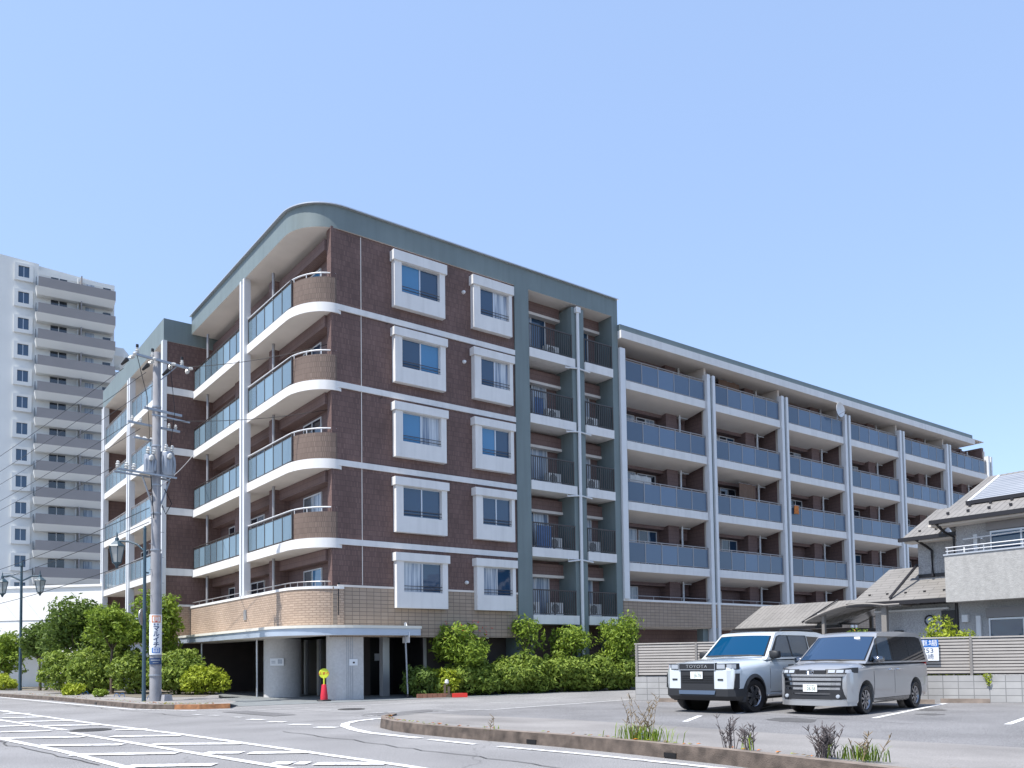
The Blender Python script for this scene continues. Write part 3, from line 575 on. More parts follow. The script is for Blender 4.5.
# ------- long right-hand wing
XC = [14.92, 21.35, 27.79, 34.25, 40.75, 47.15, 53.6]
boxes('wall', 'brownd', [(14.62, 53.4, 1.85, 2.2, 0, 17.2), (53.4, 53.7, 0.4, 12, 0, 17.0)], B)
mb = MB(); mb.use(MT['teal']); mb.use(MT['soffit']); mb.use(MT['white']); mb.prism([(14.62, -.30), (50.8, -.30), (50.8, 12), (14.62, 12)], 16.72, 17.10, mbot=MT['soffit']); part(mb, 'roof_eave')
mb = MB().use(MT['teal']); mb.box(14.62, 50.6, -.22, 12, 17.10, 17.40); part(mb, 'roof_fascia')
mb = MB().use(MT['soffit']); mb.box(14.62, 53.6, .3, 12, 17.40, 17.45); part(mb, 'roof')
for i, x in enumerate(XC):
    if i == 0: mb = MB().use(MT['whitem']); mb.box(14.66, 15.0, -.16, .2, 4.22, 16.3); mb.use(MT['teal']); mb.box(15.0, 15.12, -.05, .2, 4.22, 16.1); part(mb, 'column')
    else: fincol(x - .32, x + .32, -.12, .2, .0 if i < 6 else 3, 16.25, 'x')
    if i: mb = MB().use(MT['brownd']); mb.box(x - .08, x + .08, .5, 1.85, 3.1, 15.9); mb.use(MT['soffit']); mb.box(x - .08, x + .08, .3, 1.85, 15.9, 16.72); mb.box(x - .08, x + .08, .3, .5, 3.1, 15.9); part(mb, 'partition')
for k in range(-1, 4):
    z = FL(k) - .03
    for i in range(6):
        a, b = XC[i] + (.2 if i == 0 else .36), XC[i + 1] - .36
        if k >= 0:
            mb = MB(); mb.use(MT['white']); mb.use(MT['soffit']); mb.use(MT['white']); mb.prism_x([(-.02, z), (-.02, z - .40), (1.85, z - .80), (1.85, z)], a, b)
            for f in mb.bm.faces:
                f.normal_update()
                if abs(f.normal.z) > .5 and f.calc_center_median().z < z - .1: f.material_index = 1
            sl = part(mb, 'balcony')
            railing(sl, ((b - .03, .05), (a + .03, .05)), z, 1.1, MT['bglass'], MT['railgrey'], 5)
        # set-back piers, pipe, beam and windows
        mb = MB().use(MT['brownd']); zt = z + 2.57 if k < 3 else 16.72; zl = z + .02
        mb.box(a + 4.1, a + 4.9, 1.15, 1.85, zl, zt); mb.box(a + 4.9, b, 1.45, 1.85, zt - .95, zt - .52); part(mb, 'pier'); boxes('beam', 'brownd', [(a, b, 1.42, 1.85, zt - (.50 if k < 3 else .45), zt)], B)
        mb = MB().use(MT['whitem']); mb.tube([(a + 5.08, 1.1, zl + .9), (a + 5.08, 1.1, zt)], .055, 8); mb.tube([(a + 5.08, 1.1, zt - .35), (a + 5.7, 1.1, zt - .35)], .03); part(mb, 'downpipe')
        v = random.choice(((2, 2), (2, 3), (2, 2), (2, 2), (3, 2)))
        slider(a + .45, 1.83, zl, 1.95, 2.02, 'x', (GL[v[0]], GL[v[1]]))
        if random.random() < .6: slider(a + 2.55, 1.85, zl, 1.35, 2.0, 'x', (GL[3], GL[random.choice((0, 2, 3))]))
# second-floor beige parapet of the wing, dark ground floor
mb = MB().use(MT['beige']); mb.box(14.66, 53.6, -.04, .16, 2.9, 4.12); part(mb, 'parapet')
mb = MB().use(MT['white']); mb.box(14.66, 53.6, -.08, .2, 4.12, 4.22); part(mb, 'parapet_coping')
mb = MB().use(MT['railgrey']); mb.tube([(14.7, .06, 4.4), (53.5, .06, 4.4)], .018)
for i in range(20): mb.tube([(14.8 + i * 2.03, .06, 4.2), (14.8 + i * 2.03, .06, 4.4)], .014)
part(mb, 'handrail')
mb = MB().use(MT['soffit']); mb.box(14.62, 53.6, .16, 1.85, 2.86, 3.05); part(mb, 'balcony')
boxes('pier', 'teal', [(x - .75, x - .35, .2, .6, 0, 2.86) for x in (21.35, 27.8, 34.25)], B)
# ------- ground floor: dark recess, glazed doors, pillars
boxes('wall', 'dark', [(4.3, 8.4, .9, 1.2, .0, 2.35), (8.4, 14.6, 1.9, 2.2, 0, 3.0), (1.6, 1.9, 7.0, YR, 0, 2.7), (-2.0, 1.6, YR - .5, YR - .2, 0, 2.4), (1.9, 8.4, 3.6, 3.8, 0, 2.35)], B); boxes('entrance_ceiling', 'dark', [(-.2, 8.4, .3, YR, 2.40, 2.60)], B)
boxes('entrance_door', 'black', [(1.6, 4.4, 3.4, 3.6, 0, 2.4), (1.6, 1.8, 3.6, 7.0, 0, 2.4), (4.2, 4.29, .9, 3.4, 0, 2.4)], B)
boxes('door_frame', 'alu', [(2.9, 3.2, 1.9, 2.2, .0, 2.4), (1.5, 1.6, 3.2, 3.4, 0, 2.4), (1.5, 1.6, 5.0, 5.2, 0, 2.4), (1.5, 1.6, 6.4, 6.55, 0, 2.4), (4.2, 4.3, .8, .9, 0, 2.35)], B)
mb = MB().use(MT['dark']); mb.box(2.3, 2.9, 3.0, 3.3, 0, 2.4); part(mb, 'door_panel')
for px, py in ((-.85, 5.9), (-1.2, 12.2)): mb = MB().use(MT['alu']); mb.tube([(px, py, 0), (px, py, 2.4)], .04, 8); part(mb, 'downpipe')
pp = [(1.12, .12), (1.12, 1.1), (.1, 1.1)] + arc(.3, .6, .42, .48, 130, 270, 8) 
mb = MB().use(MT['pillar']); mb.prism(pp, 0.0, 2.4); p2 = part(mb, 'pillar', smooth=40)
mb = MB().use(MT['galv'])
for x in (.42, .5, .58, .66): mb.box(x, x + .02, .112, .13, .05, 2.38)
part(mb, 'joint', parent=p2)
mb = MB().use(MT['pillar']); mb.lathe([(.76, 0), (.76, 2.4)], c=(.02, 5.3, 0), n=36); p1 = part(mb, 'pillar', smooth=40)
mb = MB().use(MT['signw']); mb.box(.52, .86, .085, .11, 1.28, 1.52); part(mb, 'notice', parent=p2)
mb = MB().use(MT['black']); mb.box(.66, .74, .078, .086, 1.36, 1.42); part(mb, 'notice_mark', parent=p2)
# notice plates on the round pillar
a = rad(200); c = Vector((.02 + .77 * math.cos(rad(232)), 5.3 + .77 * math.sin(rad(232)), 0)); t = Vector((-math.sin(rad(232)), math.cos(rad(232)), 0)); n = Vector((math.cos(rad(232)), math.sin(rad(232)), 0))
def plate_on(mb, c, t, n, a0, a1, z0, z1, d=.03):
    q = [c + t * a0 - n * .03, c + t * a1 - n * .03, c + t * a1 + n * d, c + t * a0 + n * d]; mb.hexa([(*v.xy, z0) for v in q], [(*v.xy, z1) for v in q])
mb = MB().use(MT['signw']); plate_on(mb, c, t, n, -.28, .28, 1.3, 1.6); part(mb, 'notice', parent=p1)
mb = MB().use(MT['galv']); plate_on(mb, c, t, n, .04, .22, 1.38, 1.56, .036); plate_on(mb, c, t, n, -.22, -.06, 1.40, 1.43, .036); plate_on(mb, c, t, n, -.22, -.06, 1.47, 1.5, .036); part(mb, 'notice_mark', parent=p1)
boxes('notice', 'signw', [(3.3, 3.62, 3.36, 3.395, 1.45, 1.75), (1.57, 1.598, 11.2, 11.6, 1.5, 1.75)], B)

# air-conditioner units on the recessed balconies
def ac_unit(x, y, z, label):
    r = empty('air_conditioner', bw(x, y, z), TH, label, 'air conditioner', 'outdoor units on the recessed balconies')
    mb = MB().use(MT['acw']); mb.box(-.39, .39, -.14, .14, .05, .6); mb.box(-.33, -.25, -.13, .13, 0, .05); mb.box(.25, .33, -.13, .13, 0, .05); mb.build('casing', None, r)
    mb = MB().use(MT['acd']); mb.lathe([(.22, -.155), (.22, -.14)], c=(-.1, 0, .33), axis='y', n=20); mb.use(MT['acw'])
    for k in range(-3, 4): mb.box(-.32, .12, -.165, -.157, .33 + k * .055, .34 + k * .055)
    mb.build('fan_grille', None, r)
FN = ['second', 'third', 'fourth', 'fifth', 'sixth']
for k in range(5):
    z = 3.355 + 2.95 * k
    ac_unit(11.0, .62, z, 'white outdoor unit on the %s-floor wide recessed balcony, right of its window' % FN[k])
    if k in (0, 1, 2, 3): ac_unit(13.35, .62, z, 'white outdoor unit on the %s-floor narrow recessed balcony beside the downpipe' % FN[k])
ac_unit(9.6, .62, 3.355, 'white outdoor unit at the left end of the second-floor wide balcony')
# satellite dish on the long wing
r = empty('satellite_dish', bw(33.0, -.25, 16.0), TH, 'white satellite dish clamped to the top-floor railing of the long wing', 'dish')
mb = MB().use(MT['whitem']); prof = [(.02, 0)] + [(.45 * i / 6, -.16 * (i / 6) ** 2) for i in range(1, 7)] + [(.45 * i / 6, -.16 * (i / 6) ** 2 - .015) for i in range(6, 0, -1)]
mb.lathe(prof, c=(0, 0, .3), axis='y', n=20); mb.build('reflector', None, r, smooth=40)
mb = MB().use(MT['galv']); mb.tube([(0, .06, -.3), (0, .06, .3)], .025); mb.tube([(0, 0, .0), (0, -.5, .15), (0, -.5, .25)], .015); mb.build('bracket', None, r)
# ------------------------------------------------------------------ apartment tower at the back left
TT = rad(32.6)
T = empty('apartment_tower', (-54.94, 90.38, 0), TT, 'tall pale grey apartment tower with grey balcony fronts behind the brown block', 'building')
mb = MB().use(MT['twhite']); mb.prism([(-14, 0), (10.9, 0), (10.9, 16), (-14, 16)], 0, 45.0); mb.build('wall', None, T)
mb = MB().use(MT['twhite']); mb.hexa([(-14, 0.02, 45), (3.2, .02, 45), (3.2, 15, 45), (-14, 15, 45)], [(-14, .02, 47.3), (3.2, .02, 46.2), (3.2, 15, 46.2), (-14, 15, 47.3)])
mb.hexa([(3.2, .5, 45), (10.9, .5, 45), (10.9, 15, 45), (3.2, 15, 45)], [(3.2, .5, 46.2), (10.9, .5, 45.6), (10.9, 15, 45.6), (3.2, 15, 46.2)]); mb.build('parapet', None, T)
for k in range(13):
    z = 42.42 - 2.92 * k + .1
    mb = MB().use(MT['twhite']); mb.hexa([(3.0, -.9, z - .1), (10.7, -.9, z - .1), (10.7, 0, z - .1), (3.0, 0, z - .1)], [(2.85, -1.5, z + .62), (10.85, -1.5, z + .62), (10.85, 0, z + .62), (2.85, 0, z + .62)]); s_ = mb.build('balcony', None, T)
    mb = MB().use(MT['tgrey']); mb.box(3.1, 10.85, -1.48, -1.36, z + .62, z + 1.72); mb.box(10.72, 10.85, -1.36, -.05, z + .62, z + 1.72); mb.use(MT['wdark']); mb.box(2.86, 2.92, -1.46, -.05, z + .62, z + 1.6); mb.build('parapet', None, s_)
    mb = MB().use(MT['tgrey']); mb.box(7.3, 7.42, -1.4, 0, z + 1.72, z + 2.75); mb.use(MT['twhite']); mb.tube([(7.1, -.4, z + .6), (7.1, -.4, z + 2.8)], .08, 6); mb.build('partition', None, s_)
    for x, w, h in ((4.4, 1.6, 2.0), (7.9, .9, 1.9), (9.7, .8, 1.7)):
        mb = MB().use(MT['wdark'] if x < 7 or x > 9 else MT['curtain']); mb.box(x, x + w, -.03, .0, z + .8, z + .8 + h); f = mb.build('window', None, T)
        if x < 7:
            mb = MB().use(MT['twhite']); mb.box(x + w / 2 - .04, x + w / 2 + .04, -.05, -.03, z + .8, z + .8 + h); mb.build('frame', None, f)
    zz = z + 1.55
    mb = MB().use(MT['twhite']); a, b, c_, d = .85, 2.65, zz - .2, zz + 1.75
    mb.box(a, b, -.25, 0, c_, c_ + .4); mb.box(a, b, -.25, 0, d - .3, d); mb.box(a, a + .38, -.25, 0, c_ + .4, d - .3); mb.box(b - .38, b, -.25, 0, c_ + .4, d - .3); f = mb.build('window_frame', None, T)
    mb = MB().use(MT['wglass']); mb.box(a + .38, b - .38, -.08, -.04, c_ + .4, d - .3); mb.use(MT['alu']); mb.box((a + b) / 2 - .03, (a + b) / 2 + .03, -.1, -.08, c_ + .4, d - .3); mb.build('pane', None, f)
    if k > 1:
        mb = MB().use(MT['twhite']); y = 3.0
        z -= .1; mb.hexa([(10.9, 1.6, z), (11.6, 1.6, z), (12.2, 3.2, z), (10.9, 3.2, z)], [(10.9, .6, z + .9), (12.0, .6, z + .9), (13.1, 3.2, z + .9), (10.9, 3.2, z + .9)]); mb.hexa([(10.9, .6, z + .9), (12.0, .6, z + .9), (13.1, 3.2, z + .9), (10.9, 3.2, z + .9)], [(10.9, .6, z + 1.9), (12.0, .6, z + 1.9), (13.1, 3.2, z + 1.9), (10.9, 3.2, z + 1.9)]); mb.build('bay_balcony', None, T)
mb = MB().use(MT['twhite']); mb.box(3.2, 10.9, -.04, 0, 45.0, 45.5); mb.use(MT['wdark']); mb.box(5.2, 6.6, -.06, .0, 43.7, 44.6); mb.box(9.6, 10.4, -.06, 0, 43.3, 43.9); mb.build('top_storey_opening', None, T)

# low white building behind the trees
wb = empty('white_building', (-31.5, 52.0, 0), rad(-8), 'low plain white building half hidden behind the trees at the left edge', 'building')
mb = MB().use(MT['cream']); mb.box(-12, 6.7, 0, 10, 0, 6.2); mb.build('wall', None, wb)
mb = MB().use(MT['cream']); mb.box(-12.1, 6.8, -.1, 10.1, 6.2, 6.34); mb.build('coping', None, wb)
mb = MB().use(MT['galv']); mb.prism_x([(-.02, 3.1), (-1.6, 2.75), (-1.6, 2.65), (-.02, 3.0)], -12, 3); mb.build('eave_roof', None, wb)
mb = MB().use(MT['tgrey']); mb.box(-12, 6.7, -.03, 0, 4.2, 4.23)
for i in range(16): mb.box(-11 + i, -10.8 + i, -.06, 0, 3.3, 3.36)
mb.build('joint', None, wb)

# ------------------------------------------------------------------ grey stucco house at the right
HO = bw(16.6, -14.6); Hs = empty('house', HO, TH, 'two-storey grey stucco house with grey shingle roofs, solar panels and a long balcony', 'house')
hp_ = lambda mb, n, parent=Hs: mb.build(n, None, parent)
mb = MB().use(MT['stucco']); mb.box(0, 7, -9, 0, 0, 5.95); hp_(mb, 'wall')
boxes('wall', 'stucco', [(.75, 6, 0.0, 1.75, 3.2, 5.75), (.2, 6, 0.0, 3.2, 0, 3.2)], Hs)
def slab_roof(mb, pts, th):   # pts: planar polygon, thickened downwards
    a = sum(pts[i][0] * pts[(i + 1) % len(pts)][1] - pts[(i + 1) % len(pts)][0] * pts[i][1] for i in range(len(pts)))
    if a < 0: pts = pts[::-1]
    mb.hexa([(x, y, z - th) for x, y, z in pts], pts)
mb = MB().use(MT['shingle'])
slab_roof(mb, [(-.75, .4, 6.08), (-.75, -9.6, 6.08), (3.4, -9.6, 8.1), (3.4, .3, 8.1)], .1)
slab_roof(mb, [(7.5, .4, 6.08), (3.4, .3, 8.1), (3.4, -9.6, 8.1), (7.5, -9.6, 6.08)], .1)
rf = hp_(mb, 'roof')
mb = MB().use(MT['shingle']); slab_roof(mb, [(.15, 2.0, 5.72), (.15, .7, 5.72), (2.6, .7, 7.0), (2.6, 1.9, 7.0)], .1); slab_roof(mb, [(5.1, 2.0, 5.72), (2.6, 1.9, 7.0), (2.6, .7, 7.0), (5.1, .7, 5.72)], .1); rf2 = hp_(mb, 'roof')
mb = MB().use(MT['shingle']); slab_roof(mb, [(-.5, 3.75, 3.38), (-.5, .02, 3.38), (1.7, .02, 4.75), (1.7, 3.4, 4.75)], .1); slab_roof(mb, [(3.9, 3.75, 3.38), (1.7, 3.4, 4.75), (1.7, .02, 4.75), (3.9, .02, 3.38)], .1); rf3 = hp_(mb, 'roof')
mb = MB().use(MT['gutter'])
mb.box(-.88, -.72, -9.6, .5, 5.92, 6.06); mb.box(-.72, 7.5, .4, .48, 5.94, 6.0); hp_(mb, 'gutter', rf)
mb = MB().use(MT['gutter']); mb.box(.02, .17, 0.0, 2.12, 5.56, 5.7); hp_(mb, 'gutter', rf2)
mb = MB().use(MT['gutter']); mb.box(-.63, -.48, .02, 3.9, 3.22, 3.36); mb.box(-.6, -.48, .0, .0 + .06, 3.2, 3.4); hp_(mb, 'gutter', rf3)
mb = MB().use(MT['gutter'])
mb.tube([(.6, 1.72, 4.72), (-.45, 2.25, 3.48)], .05, 6); hp_(mb, 'ridge_flashing', rf3)
mb = MB().use(MT['gutter'])
for x0, z0, n_, y0 in ((-.45, 6.28, 14, .0), (.1, 6.54, 13, -.5)):
    for i in range(n_): mb.box(x0, x0 + .05, y0 - i * .68, y0 - i * .68 + .09, z0 - .02, z0 + .06)
for i in range(5): mb.box(-.1, -.05, 3.2 - i * .7, 3.28 - i * .7, 3.64, 3.70)
for i in range(3): mb.box(.5, .55, 1.5 - i * .6, 1.58 - i * .6, 5.92, 5.98)
hp_(mb, 'snow_guard', rf)
boxes('soffit', 'soffit', [(-.72, -.02, -9.5, .6, 5.86, 5.93), (.17, .73, .05, 1.95, 5.5, 5.56)], Hs)
mb = MB().use(MT['solar']); k_ = (8.1 - 6.08) / 4.15
q = [(x, y, 6.08 + (x + .75) * k_ + .09) for x, y in ((.35, -.3), (.35, -8.5), (2.9, -8.5), (2.9, -.3))]
slab_roof(mb, q, .05); so = hp_(mb, 'solar_panel')
mb = MB().use(MT['gutter']); mb.box(.26, .34, -8.5, -.25, 6.62, 6.75); hp_(mb, 'panel_rail', so)
mb = MB().use(MT['whitem']); mb.tube([(.35, -.28, 6.72), (2.9, -.28, 7.96)], .045, 6); mb.tube([(.45, -3.3, 6.80), (2.9, -3.3, 8.0)], .045, 6); hp_(mb, 'panel_rail', so)
mb = MB().use(MT['stuccol']); mb.box(-.85, -.7, -9, .02, 3.18, 4.78); mb.box(-.7, 0, -.13, .02, 3.18, 4.78); mb.box(-.7, 0, -9, -.13, 3.18, 3.4); bl = hp_(mb, 'balcony')
mb = MB().use(MT['alu']); mb.box(-.88, -.66, -9, .05, 4.78, 4.83); mb.tube([(-.78, .0, 4.93), (-.78, -9, 4.93)], .018); mb.tube([(-.78, .0, 5.05), (-.78, -9, 5.05)], .024)
for i in range(8): mb.tube([(-.78, -.05 - i * 1.2, 4.8), (-.78, -.05 - i * 1.2, 5.06)], .02)
hp_(mb, 'handrail', bl)
def hwin(y0, y1, z0, z1, x=0.0, g='wdark', name='window'):
    mb = MB().use(MT['alu']); mb.box(x - .06, x, y0, y0 + .05, z0, z1); mb.box(x - .06, x, y1 - .05, y1, z0, z1); mb.box(x - .06, x, y0 + .05, y1 - .05, z0, z0 + .06); mb.box(x - .06, x, y0 + .05, y1 - .05, z1 - .06, z1); ym = (y0 + y1) / 2; mb.box(x - .06, x, ym - .03, ym + .03, z0 + .06, z1 - .06)
    w = hp_(mb, name); mb = MB().use(MT[g]); mb.box(x - .03, x - .02, y0 + .05, ym - .03, z0 + .06, z1 - .06); mb.box(x - .03, x - .02, ym + .03, y1 - .05, z0 + .06, z1 - .06); mb.build('pane', None, w); return w
hwin(-3.1, -1.15, 3.5, 5.55, g='wglass'); hwin(-3.2, -1.0, 1.35, 2.6, g='wglass')
boxes('shutter_box', 'tgrey', [(-.12, 0, -3.3, -.95, 2.62, 2.95), (-.12, 0, -3.2, -1.05, 5.57, 5.85)], Hs)
mb = MB().use(MT['whitem']); mb.tube([(-.4, -.45, 3.2), (-.4, -.45, 5.1)], .03); mb.tube([(-.25, -.35, 5.35), (-.25, -8, 5.55)], .025); mb.tube([(0, -1.0, 5.2), (-.35, -1.0, 5.3)], .03); hp_(mb, 'laundry_pole')
mb = MB().use(MT['whitem']); mb.box(-.1, -.0, -.75, -.6, 1.2, 2.7); hp_(mb, 'duct'); boxes('duct', 'whitem', [(-.1, -.0, -.75, -.62, 4.0, 5.5)], Hs); boxes('meter_box', 'whitem', [(-.14, 0, -.35, -.15, 2.5, 2.75)], Hs)
mb = MB().use(MT['gutter']); mb.tube([(-.8, .3, 5.95), (-.4, .2, 5.65), (-.03, .06, 5.5), (-.03, .06, 4.6), (-.03, .06, 0)], .05, 8); mb.tube([(.1, 1.5, 5.6), (.5, 1.3, 5.35), (.68, 1.2, 5.2), (.68, 1.2, 4.25)], .05, 8); hp_(mb, 'downpipe')
mb = MB().use(MT['gutter']); mb.box(.72, .76, -.0, 1.75, 4.22, 4.36); hp_(mb, 'flashing')
mb = MB().use(MT['gutter']); mb.tube([(.15, 1.1 + .17 * math.cos(rad(a)), 2.62 + .17 * math.sin(rad(a))) for a in range(0, 361, 15)], .035, 6); ck = hp_(mb, 'round_vent')
mb = MB().use(MT['galv']); mb.lathe([(.16, -.03), (.16, 0)], c=(.17, 1.1, 2.62), axis='x', n=24); mb.build('vent_face', None, ck)
mb = MB().use(MT['gutter']); mb.box(.14, .2, .12, .68, 2.2, 2.95); hp_(mb, 'window'); boxes('window', 'gutter', [(.14, .2, 2.1, 2.45, 2.1, 2.3)], Hs)
mb = MB().use(MT['whitem']); mb.box(.1, .2, .4, 3.2, 3.0, 3.06); hp_(mb, 'soffit_trim')

# low shed with a shingle roof between the wing and the carport
sh = empty('shed', bw(17.0, -4.77), TH, 'small shed with a flat sloping grey shingle roof in front of the beige parapet', 'shed')
mb = MB().use(MT['dark']); mb.box(.4, 2.6, -5.2, -.6, 0, 2.5); mb.build('wall', None, sh)
mb = MB().use(MT['shingle']); slab_roof(mb, [(-.15, 0.0, 2.66), (-.15, -4.8, 2.66), (1.6, -6.6, 3.68), (1.6, -.2, 3.68)], .08)
mb.build('roof', None, sh)
mb = MB().use(MT['gutter']); mb.box(-.26, -.13, -5.2, 0.05, 2.5, 2.62); mb.tube([(.0, -3.3, 2.79), (1.55, -4.0, 3.73)], .03); mb.build('gutter', None, sh)
mb = MB().use(MT['whitem']); mb.lathe([(.01, .0), (.2, 0), (.2, .06), (.01, .1)], c=(.55, -3.9, 3.07), n=14); mb.build('roof_vent', None, sh)

# carport: arched roof on two posts
cp = empty('carport', bw(16.0, -9.2), TH, 'carport with an arched translucent roof on brown-grey posts behind the silver minivan', 'carport')
def archz(t): return 2.45 + .85 * math.sin(rad(min(1, .16 + t) * 118)) - (.0)
N_ = 14; ay = lambda t: .3 - t * 3.9
mb = MB().use(MT['poly'])
for i in range(N_):
    t0, t1 = i / N_, (i + 1) / N_
    for j in range(4):
        x0, x1 = .05 + j * .95, .05 + (j + 1) * .95 - .03
        mb.hexa([(x0, ay(t1), archz(t1)), (x1, ay(t1), archz(t1)), (x1, ay(t0), archz(t0)), (x0, ay(t0), archz(t0))], [(x0, ay(t1), archz(t1) + .012), (x1, ay(t1), archz(t1) + .012), (x1, ay(t0), archz(t0) + .012), (x0, ay(t0), archz(t0) + .012)])
mb.build('roof_sheet', None, cp)
mb = MB().use(MT['fencep'])
for x in (0.0, .97, 1.92, 2.87, 3.85): mb.tube([(x, ay(i / N_), archz(i / N_) + .03) for i in range(N_ + 1)], .05 if x in (0, 3.85) else .03, 6)
for t in (0, .5, 1): mb.tube([(0, ay(t), archz(t)), (3.85, ay(t), archz(t))], .05)
mb.build('rib', None, cp)
for x in (.15, 3.6):
    mb = MB().use(MT['fencep']); mb.box(x, x + .12, -.45, -.33, 0, archz(.19)); mb.build('post', None, cp)
    mb = MB().use(MT['fencep']); mb.box(x, x + .16, -3.0, -2.8, 0, archz(.8)); mb.build('post', None, cp)
mb = MB().use(MT['acw']); mb.box(3.5, 3.6, -2.6, -.5, .3, 2.0); mb.build('screen_panel', None, cp)

# ------------------------------------------------------------------ block wall and slatted fence behind the parking bays
FA, FB = Vector((4.1, 28.3, 0)), Vector((17.0, 22.9, 0)); fa = math.atan2(FB.y - FA.y, FB.x - FA.x); fl_ = (FB - FA).length
bwall = empty('block_wall', FA, fa, 'low grey concrete block wall along the back of the parking bays', 'wall')
mb = MB().use(MT['block']); mb.box(0, fl_, 0, .16, 0, .78); mb.build('blocks', None, bwall)
mb = MB().use(MT['block']); mb.box(-.02, .14, .16, 4.0, 0, .78); mb.build('return_wall', None, bwall)
fc = empty('slatted_fence', FA + Vector((0, 0, .78)), fa, 'grey-brown horizontal slatted fence standing on the block wall', 'fence')
mb = MB().use(MT['fence'])
for i in range(11): mb.box(.0, fl_, .05, .075, .07 + i * .092, .07 + i * .092 + .066)
mb.box(-.02, fl_, .03, .11, 1.09, 1.13); mb.build('slat_panel', None, fc)
mb = MB().use(MT['fence'])
for i in range(11): mb.box(.02, .045, .1, 3.9, .07 + i * .092, .07 + i * .092 + .066)
mb.build('slat_panel', None, fc)
mb = MB().use(MT['gutter']); mb.box(0, fl_, .1, .11, .03, 1.08); mb.build('backing', None, fc)
for i in range(8):
    mb = MB().use(MT['fencep']); mb.box(i * 1.98 + .02, i * 1.98 + .09, .015, .085, 0, 1.12); mb.build('post', None, fc)
# parking sign on the fence
fd = (FB - FA).normalized(); fn = Vector((fd.y, -fd.x, 0))
ps = empty('parking_sign', FA + fd * 8.72 + fn * .01 + Vector((0, 0, 1.22)), fa, 'blue and white rental parking sign with a phone number on the slatted fence', 'sign')
mb = MB().use(MT['signw']); mb.box(-.48, .40, -.03, -.008, 0, .62); mb.build('panel', None, ps)
mb = MB().use(MT['signb']); mb.box(-.48, .40, -.034, -.0305, .40, .62); mb.build('panel_header', None, ps)
text('lettering', '駐車場', .20, MT['signw'], ps, (.0, -.036, .505), (rad(90), 0, 0), sx=1.25, extrude=.001)
text('lettering', '753', .19, MT['signnavy'], ps, (.11, -.032, .29), (rad(90), 0, 0), extrude=.001, sx=1.15)
text('lettering', '山崎', .17, MT['signnavy'], ps, (.1, -.032, .11), (rad(90), 0, 0), extrude=.001)
# wheel stops
for (x, y, ln, lb_) in ((12.95, 24.25, 1.25, 'concrete wheel stop in the empty bay right of the silver minivan'), (15.4, 23.2, 1.2, 'concrete wheel stop cut by the right edge of the picture'), (11.75, 24.15, .5, 'short concrete wheel stop behind the rear wheel of the minivan'), (4.95, 27.0, .6, 'concrete wheel stop beyond the pale off-roader by the block wall')):
    mb = MB().use(MT['kerbtop']); mb.prism_x([(-.07, 0), (.07, 0), (.05, .12), (-.05, .12)], -ln / 2, ln / 2)
    o = mb.build('wheel_stop', loc=(x, y, .006)); o.rotation_euler = (0, 0, fa); tag(o, lb_, 'wheel stop', 'wheel stops of the parking bays')

# ------------------------------------------------------------------ small things at the entrance
cn_ = empty('stop_cone', bw(.02, .0, .01) + Vector((-.47, -.2, 0)), rad(0), 'red cone with a round yellow stop board beside the grey pillar', 'traffic cone')
mb = MB().use(MT['rubber']); mb.lathe([(.25, 0), (.27, .02), (.25, .045), (.1, .05)], n=8); mb.build('base', None, cn_)
mb = MB().use(MT['redcone']); mb.lathe([(.135, .045), (.13, .2), (.085, .58), (.075, .6)], n=20); mb.build('cone', None, cn_, smooth=40)
mb = MB().use(MT['yellow']); mb.tube([(0, 0, .6), (0, 0, .85)], .03, 8); mb.build('stem', None, cn_)
mb = MB().use(MT['yellow']); mb.lathe([(.17, -.015), (.185, 0), (.17, .015)], c=(0, 0, 1.0), axis='y', n=28); bd_ = mb.build('board', None, cn_)
text('lettering', '止まれ', .11, MT['signred'], bd_, (0, -.018, 1.0), (rad(90), 0, 0), extrude=.002, sx=1.3)
sp = empty('sign_post', (-4.04, 32.49, 0.0), rad(118), 'thin leaning white post with a road sign seen edge-on before the entrance', 'road sign')
mb = MB().use(MT['galv']); mb.tube([(0, 0, .12), (0, .09, 2.55), (0, .1, 2.9)], .035, 8); mb.build('post', None, sp)
mb = MB().use(MT['bronze']); mb.tube([(0, 0, 0), (0, .003, .16)], .045, 8); mb.build('foot', None, sp)
mb = MB().use(MT['signw']); mb.prism_y([(-.38, 2.12), (-.38, 2.5), (0, 2.92), (.38, 2.5), (.38, 2.12)], .055, .066); mb.build('plate', None, sp)
mb = MB().use(MT['alu']); mb.box(-.3, .3, .067, .09, 2.35, 2.39); mb.build('bracket', None, sp)
# ------------------------------------------------------------------ utility pole
PO = Vector((-12.51, 29.54, .146))
PA = TH + rad(13)
pl = empty('utility_pole', PO, PA, 'tall grey concrete utility pole with transformers and cross-arms at the road corner', 'utility pole')
mb = MB().use(MT['conc']); mb.lathe([(.19, 0), (.185, .5), (.13, 12.35), (.12, 12.37)], n=20); mb.build('pole', None, pl, smooth=40)
def insul(mb, p, tilt=(0, 0, 1), s=1.0):
    mb.use(MT['porcelain']); d = Vector(tilt).normalized() * s; p = Vector(p)
    for i, r in enumerate((.03, .1, .05, .11, .05, .08, .03)):
        if i: mb.tube([p + d * (.05 * (i - 1)), p + d * (.05 * i)], pr, 8, r * s)
        pr = r * s
    return mb
mb = MB().use(MT['galv'])
mb.box(-.95, 1.15, -.22, -.14, 12.0, 12.08); mb.tube([(.65, -.17, 12.0), (.1, -.14, 11.4)], .022); mb.build('crossarm', None, pl)
def ins(p, t, s): insul(MB(), p, t, s).build('insulator', None, pl)
for x in (-.8, -.25, .85): ins((x, -.17, 12.08), (0, 0, 1), .7); MB().use(MT['rubber']).tube([(x, -.17, 12.30), (x, -.17, 12.40)], .05, 8).build('insulator_cap', None, pl)
